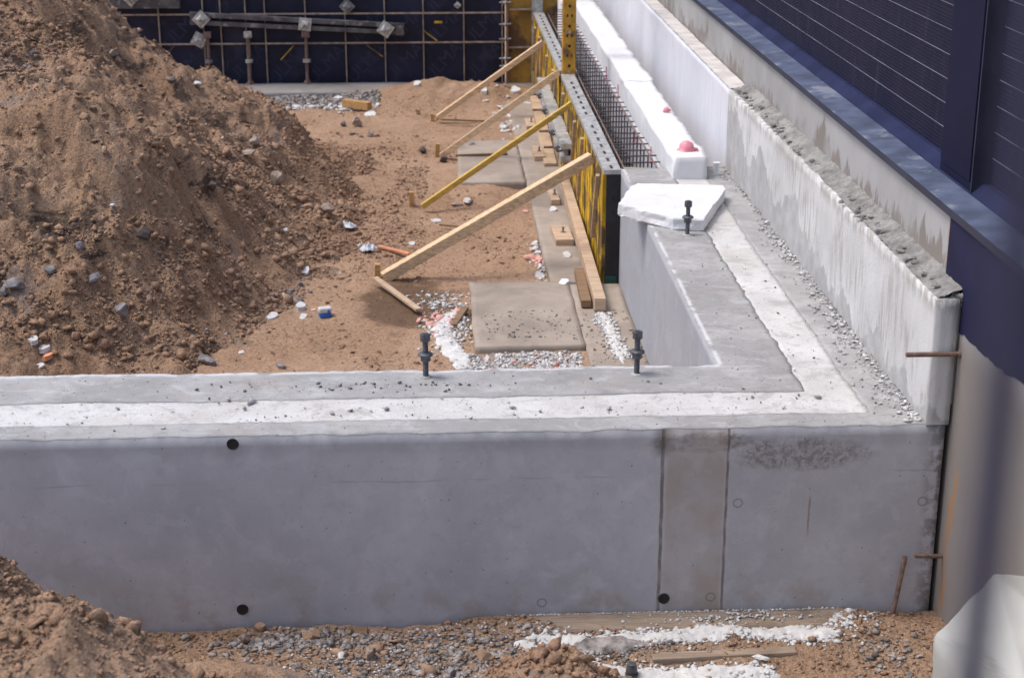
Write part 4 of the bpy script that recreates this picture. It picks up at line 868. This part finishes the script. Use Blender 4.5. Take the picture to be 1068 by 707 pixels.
patch('foam_crumbs', 'white foam spill by the end of the long timber at the smooth wall foot', lambda r, n: ((lambda t: (1.20 + .03 * r.randn(n) + .06 * (1 - t), 3.5 + 1.0 * t))(r.rand(n))), 1300, .008, 'foam_bit', 7, 'foam crumbs', hfn=lvl(-.902))
patch('foam_crumbs', 'white and pink foam bits along the left edge of the footing', lambda r, n: (.85 + .035 * r.randn(n), 5.6 + 1.3 * r.rand(n)), 110, .016, 'foam_bit', 8, 'foam crumbs')
patch('foam_crumbs', 'pink foam bits along the left edge of the footing', gauss(.83, 6.1, .03, .25), 14, .026, 'foam_pink', 9, 'foam crumbs')
patch('foam_crumbs', 'white foam litter along the far part of the footing', lambda r, n: (.82 + .06 * r.randn(n), 9.5 + 4 * r.rand(n)), 90, .022, 'foam_bit', 10, 'foam crumbs')
patch('grit', 'fine grit on the raised slab', rect(.3, 1.0, 3.9, 4.6), 260, .005, 'stone_grey', 11, 'grit', hfn=lvl(-.90))
patch('grit', 'sandy grit on the narrow footing', rect(1.03, 1.40, 3.3, 4.6), 200, .006, 'stone', 12, 'grit', hfn=lvl(-.903))
patch('gravel', 'dark gravel in front of the far footing', rect(-2.9, -.7, 13.05, 13.7), 3000, .016, 'gravel', 13, 'gravel')
patch('foam_crumbs', 'white crumbs in front of the far footing', lambda r, n: (r.uniform(-2.4, -.7, n), 12.95 + .09 * r.randn(n)), 260, .022, 'foam_bit', 14, 'foam crumbs')
patch('stones', 'grey stones among the second brace foot', gauss(.3, 10.1, .14, .10), 14, .035, 'stone_grey', 15, 'stones', tail=1)
# white specks on the mound
patch('foam_crumbs', 'white specks strewn over the mound foot', rect(-3, -.6, 3.6, 7.5), 90, .008, 'foam_bit', 16, 'foam crumbs')

# soil clods on the mound and the level soil
def clods(name, label, x0, x1, y0, y1, n, s0, smax, seed, mat, hfn, dens, sub=1, flat=.75, power=2.6):
    r_ = np.random.RandomState(seed); X = r_.uniform(x0, x1, n * 6); Y = r_.uniform(y0, y1, n * 6); d = dens(X, Y); k = r_.rand(n * 6) < d; X = X[k][:n]; Y = Y[k][:n]
    S = np.minimum(s0 * r_.rand(len(X)) ** (-1 / power), smax); Z = hfn(X, Y)
    return tag(scatter(name, np.stack([X, Y, Z - .2 * S], 1), S, mat, seed, sub, flat), label, 'soil clods', kind='stuff')
md = lambda X, Y: np.where(mound_h(X, Y) > floor_h(X, Y) - .01, .16 + .84 * sstep(.46, .64, .6 * vnoise(X * 1.5, Y * 1.5, 200) + .4 * vnoise(X * 4.5, Y * 4.5, 201) + .05 * sstep(-.2, -.8, mound_h(X, Y))), 0)
clods('soil_clods', 'brown soil clods strewn over the mound', -5.0, -.3, 3.0, 10.5, 34000, .0060, .036, 301, 'clod', inner_h, md)
clods('soil_clods', 'coarser brown clods on the lower mound slope', -3.6, -.9, 3.2, 7.4, 2400, .012, .05, 302, 'clod', inner_h, md)
clods('stones', 'greyish stones mixed in the lower left mound', -3.8, -1.0, 3.4, 6.5, 300, .010, .035, 303, 'stone_grey', inner_h, lambda X, Y: sstep(.5, .62, vnoise(X * 1.2, Y * 1.2, 210)), power=2.2)
clods('soil_clods', 'small crumbs on the trodden level soil', -1.6, .95, 3.2, 13.8, 6000, .0042, .028, 304, 'clod', inner_h, lambda X, Y: .12 + .88 * sstep(.48, .68, vnoise(X * 1.3, Y * 1.3, 220)) * (1 + .0 * X))
clods('soil_clods', 'clods along the right foot of the mound', -1.8, -.1, 5.0, 11.5, 5200, .006, .04, 305, 'clod', inner_h, lambda X, Y: .1 + .9 * sstep(.5, .62, vnoise(X * 2, Y * 2, 230)))

# ------------------------------------------------------------------ in front of the wall
on = lambda t: t
slab('footing_board', .25, 1.93, -.165, -.004, -1.1, -.938, 'wood_flat', 'long dusty board at the foot of the front wall, right half', 'board', 12, .02, .006, .008)
lumber('footing_board', (-.98, -.045, -.995), (-.36, -.06, -.995), .06, .05, 'wood_dark', 'brown board at the foot of the front wall left of the middle', 'board')
lumber('plank', (.95, -.385, -.975), (1.62, -.36, -.97), .06, .03, 'wood_flat', 'greyish plank in the soil at the bottom right', 'board')
g2 = front_h
def p2(*a, **k): return patch(*a, hfn=front_h, **k)
p2('gravel', 'grey gravel heap before the middle of the front wall', lambda r, n: (-.02 + .34 * r.randn(n), -.10 - .55 * r.rand(n) ** .8), 3600, .0065, 'gravel', 401, 'gravel', tail=2.4)
p2('gravel', 'dark gravel beside the board at the left', gauss(-.72, -.16, .16, .05), 900, .008, 'gravel', 402, 'gravel', tail=2.4)
p2('foam_crumbs', 'white crumbs mixed in the gravel heap', lambda r, n: (r.uniform(-.7, .65, n), -.05 - .6 * r.rand(n)), 900, .0045, 'foam_bit', 403, 'foam crumbs')
p2('stones', 'brown stones in the gravel heap', lambda r, n: (r.uniform(-.5, .7, n), -.15 - .4 * r.rand(n)), 60, .017, 'stone_brown', 404, 'stones')
p2('soil_clods', 'soil crumbs along the foot of the wall', lambda r, n: (r.uniform(-1.9, 2.3, n), -.03 - .6 * r.rand(n) ** 1.3), 4500, .005, 'clod', 405, 'soil clods', tail=3)
p2('foam_crumbs', 'white foam spill in front of the board', lambda r, n: ((lambda t: (.45 + 1.35 * t, -.235 + .035 * r.randn(n) - .03 * np.sin(t * 7)))(r.rand(n))), 3200, .0065, 'foam_bit', 406, 'foam crumbs')
p2('foam_crumbs', 'white foam spill at the bottom edge', lambda r, n: (r.uniform(.45, 1.5, n), -.50 + .035 * r.randn(n)), 2200, .0065, 'foam_bit', 407, 'foam crumbs')
p2('foam_crumbs', 'white foam spill slanting down left of the dark plug', lambda r, n: ((lambda t: (.40 + .42 * t, -.30 - .20 * t + .03 * r.randn(n)))(r.rand(n))), 1200, .0065, 'foam_bit', 408, 'foam crumbs')
patch('foam_crumbs', 'white foam bits on the long board', lambda r, n: (np.clip(1.35 + .25 * r.randn(n), .4, 1.8), -.09 + .03 * r.randn(n)), 240, .005, 'foam_bit', 409, 'foam crumbs', hfn=lvl(-.936))
p2('foam_crumbs', 'foam bits and dust around the rusty rod', gauss(1.86, -.16, .09, .07), 420, .007, 'foam_bit', 410, 'foam crumbs')
p2('stones', 'grey bits right of the rusty rod', gauss(2.05, -.38, .10, .10), 350, .007, 'gravel', 411, 'stones')
p2('gravel', 'grey mortar grit before the board', lambda r, n: (.78 + .14 * r.randn(n), -.30 + .035 * r.randn(n)), 1500, .006, 'gravel', 412, 'gravel')
patch('foam_crumbs', 'white dust line along the foot of the front wall', lambda r, n: (r.uniform(.3, 1.9, n), -.010 - .012 * r.rand(n)), 700, .003, 'foam_bit', 413, 'foam crumbs', hfn=lvl(-.937))
def spill(name, label, x0, x1, y0, y1, fn_d, base, mat, seed, th=.014):
    def m(X, Y): return fn_d(X, Y) + .55 * fbm(X * 7, Y * 7, 4, seed, .6) < .75
    def h(X, Y): d = fn_d(X, Y) + .55 * fbm(X * 7, Y * 7, 4, seed, .6); return base(X, Y) + .002 + th * sstep(.8, .3, d) * (.7 + .6 * fbm(X * 25, Y * 25, 4, seed + 1, .6)) + .006 * (ridged(X * 30, Y * 30, 2, seed + 2) - .5) - .012 * sstep(.6, .85, d)
    return tag(hfield(name, x0, x1, y0, y1, .009, h, mat, mask=m, smooth=False), label, 'spill', kind='stuff')
spill('foam_spill', 'white foam crust in front of the long dusty board', .3, 1.95, -.42, -.13, lambda X, Y: np.abs(Y + .235 + .03 * np.sin((X - .45) * 5)) / .075 + np.maximum(np.abs(X - 1.1) - .68, 0) * 8, front_h, 'foam_bit', 501)
spill('foam_spill', 'white foam crust at the bottom edge of the photo', .3, 1.7, -.75, -.42, lambda X, Y: np.abs(Y + .50) / .07 + np.maximum(np.abs(X - .98) - .5, 0) * 8, front_h, 'foam_bit', 511)
spill('foam_spill', 'white foam crust left of the dark conical plug', .3, .95, -.62, -.2, lambda X, Y: np.abs(Y + .28 + (X - .38) * .48) / .055 + np.maximum(np.abs(X - .62) - .25, 0) * 8, front_h, 'foam_bit', 521)
spill('mortar_spill', 'grey mortar crust on the white foam before the board', .5, 1.1, -.42, -.2, lambda X, Y: np.sqrt(((X - .78) / .24) ** 2 + ((Y + .295) / .06) ** 2), lambda X, Y: front_h(X, Y) + .012, 'gravel', 531, .02)
spill('foam_spill', 'white foam crust at the end of the long squared timber', 1.0, 1.42, 3.35, 4.7, lambda X, Y: np.abs(X - 1.215 - .03 * (4.4 - Y)) / .05 + np.maximum(np.abs(Y - 3.98) - .45, 0) * 5, lvl(-.905), 'foam_bit', 541)
spill('foam_spill', 'white foam crust left of the raised slab', -.2, .24, 3.3, 5.0, lambda X, Y: np.abs(X - .08 - .06 * np.sin(Y * 4)) / .10 + np.maximum(np.abs(Y - 4.1) - .5, 0) * 4, inner_h, 'foam_bit', 551)
md2 = lambda X, Y: sstep(.35, .6, vnoise(X * 3, Y * 3, 240))
clods('soil_clods', 'lumpy clods on the blurred soil heap at the lower left', -2.6, -.5, -3.2, -.9, 9000, .0055, .035, 411, 'clod', front_h, lambda X, Y: np.where(front_h(X, Y) > -.8, .25 + .75 * md2(X, Y), 0))
clods('soil_clods', 'reddish clods of the little heap at the bottom middle', .15, .78, -1.15, -.55, 700, .009, .04, 412, 'clod', front_h, lambda X, Y: np.where(front_h(X, Y) > -.92, .9, 0))
def frock(x, y, sz, mat, label, seed, name='stone'):
    tag(MB().lump((x, y, float(front_h(np.array([x]), np.array([y]))[0]) + sz[2] * .6), sz, seed, 3, .22).build(name, mat), label, 'stone')
frock(-.62, -.15, (.075, .045, .03), 'stone_brown', 'smooth brown stone beside the gravel before the wall', 51)
frock(-.34, -.32, (.03, .045, .035), 'stone', 'pale upright stone in the gravel heap', 52)
frock(-.93, -.13, (.032, .03, .032), 'stone', 'pale round stone left of the board', 53)
frock(-.86, .0 - .045, (.03, .03, .03), 'stone_brown', 'brown stone on the wall foot right of the lower tie hole', 54)
frock(.18, -.36, (.04, .04, .035), 'stone_brown', 'brown round stone in the middle of the gravel heap', 55)
frock(.03, -.46, (.04, .03, .025), 'stone_grey', 'grey stone at the bottom of the gravel heap', 56)
frock(-1.40, -1.75, (.06, .05, .045), 'stone_grey', 'pale blue-grey stone on the blurred heap at the lower left', 57)
frock(-.47, -.33, (.035, .02, .015), 'foam_bit', 'white scrap left of the pale upright stone', 58, 'scrap')
frock(1.44, -.41, (.05, .018, .012), 'foam_bit', 'white scrap lying before the greyish plank', 59, 'scrap')
frock(1.93, -.62, (.05, .04, .03), 'foam_pink', 'pink foam scrap at the bottom edge left of the white sheet', 60, 'foam_scrap')
tp = thing('plastic_plug', 'dark conical plastic plug standing in the foam spill at the bottom', 'plug', (.845, -.49, -.99))
MB().lathe((.845, -.49, -.99), [(.022, 0), (.027, .02), (.021, .055), (.013, .058)], 16).build('cone', 'bolt', tp); MB().lathe((.845, -.49, -.99), [(.03, .0), (.03, .008)], 16).build('flange', 'bolt', tp)

# white sheet-covered bundle, bottom right
def bundle():
    t = thing('covered_bundle', 'white woven sheet over a peaked bundle at the bottom right corner', 'covered bundle', (2.15, -1.4, -1.0))
    pts = [(1.935, -1.30, -.37), (2.165, -1.28, -.10), (2.365, -1.22, -.16), (2.375, -1.9, -.2), (2.06, -2.0, -.22), (1.94, -1.95, -.5),
           (1.955, -1.28, -1.0), (2.37, -1.18, -1.0), (2.385, -2.1, -1.0), (1.93, -2.1, -1.0), (2.02, -1.62, -.24)]
    import bmesh
    bm = bmesh.new(); [bm.verts.new(p) for p in pts]; bmesh.ops.convex_hull(bm, input=bm.verts)
    bmesh.ops.subdivide_edges(bm, edges=bm.edges[:], cuts=9, use_grid_fill=True)
    P = np.array([v.co[:] for v in bm.verts]); n_ = .014 * fbm((P[:, 0] + P[:, 2]) * 7, (P[:, 1] - P[:, 2]) * 5, 4, 601) + .010 * (ridged(P[:, 0] * 5 + P[:, 2] * 3, P[:, 1] * 5 + P[:, 2] * 5, 3, 603) - .6)
    bm.normal_update()
    for v, k in zip(bm.verts, n_): v.co += v.normal * float(k)
    me = bpy.data.meshes.new('sheet'); bm.to_mesh(me); bm.free(); me.transform(Matrix.Translation((-2.15, 1.4, 1.0))); me.materials.append(MAT['tarp'])
    o = bpy.data.objects.new('sheet', me); COL.objects.link(o); o.parent = t
    b = o.modifiers.new('s', 'SUBSURF'); b.levels = b.render_levels = 1; me.polygons.foreach_set('use_smooth', [True] * len(me.polygons))
bundle()
# thin dark post close to the camera (strongly out of focus)
t = thing('thin_post', 'thin dark upright post very close to the camera, blurred, in front of the right wall', 'post', (.1325, -6.586, -1.3))
MB().cyl((.1325, -6.586, -1.3), (.1325, -6.586, 3.7), .0050, 12).build('post', 'cable', t)

for o in bpy.data.objects:
    if '_o' in o: del o['_o']
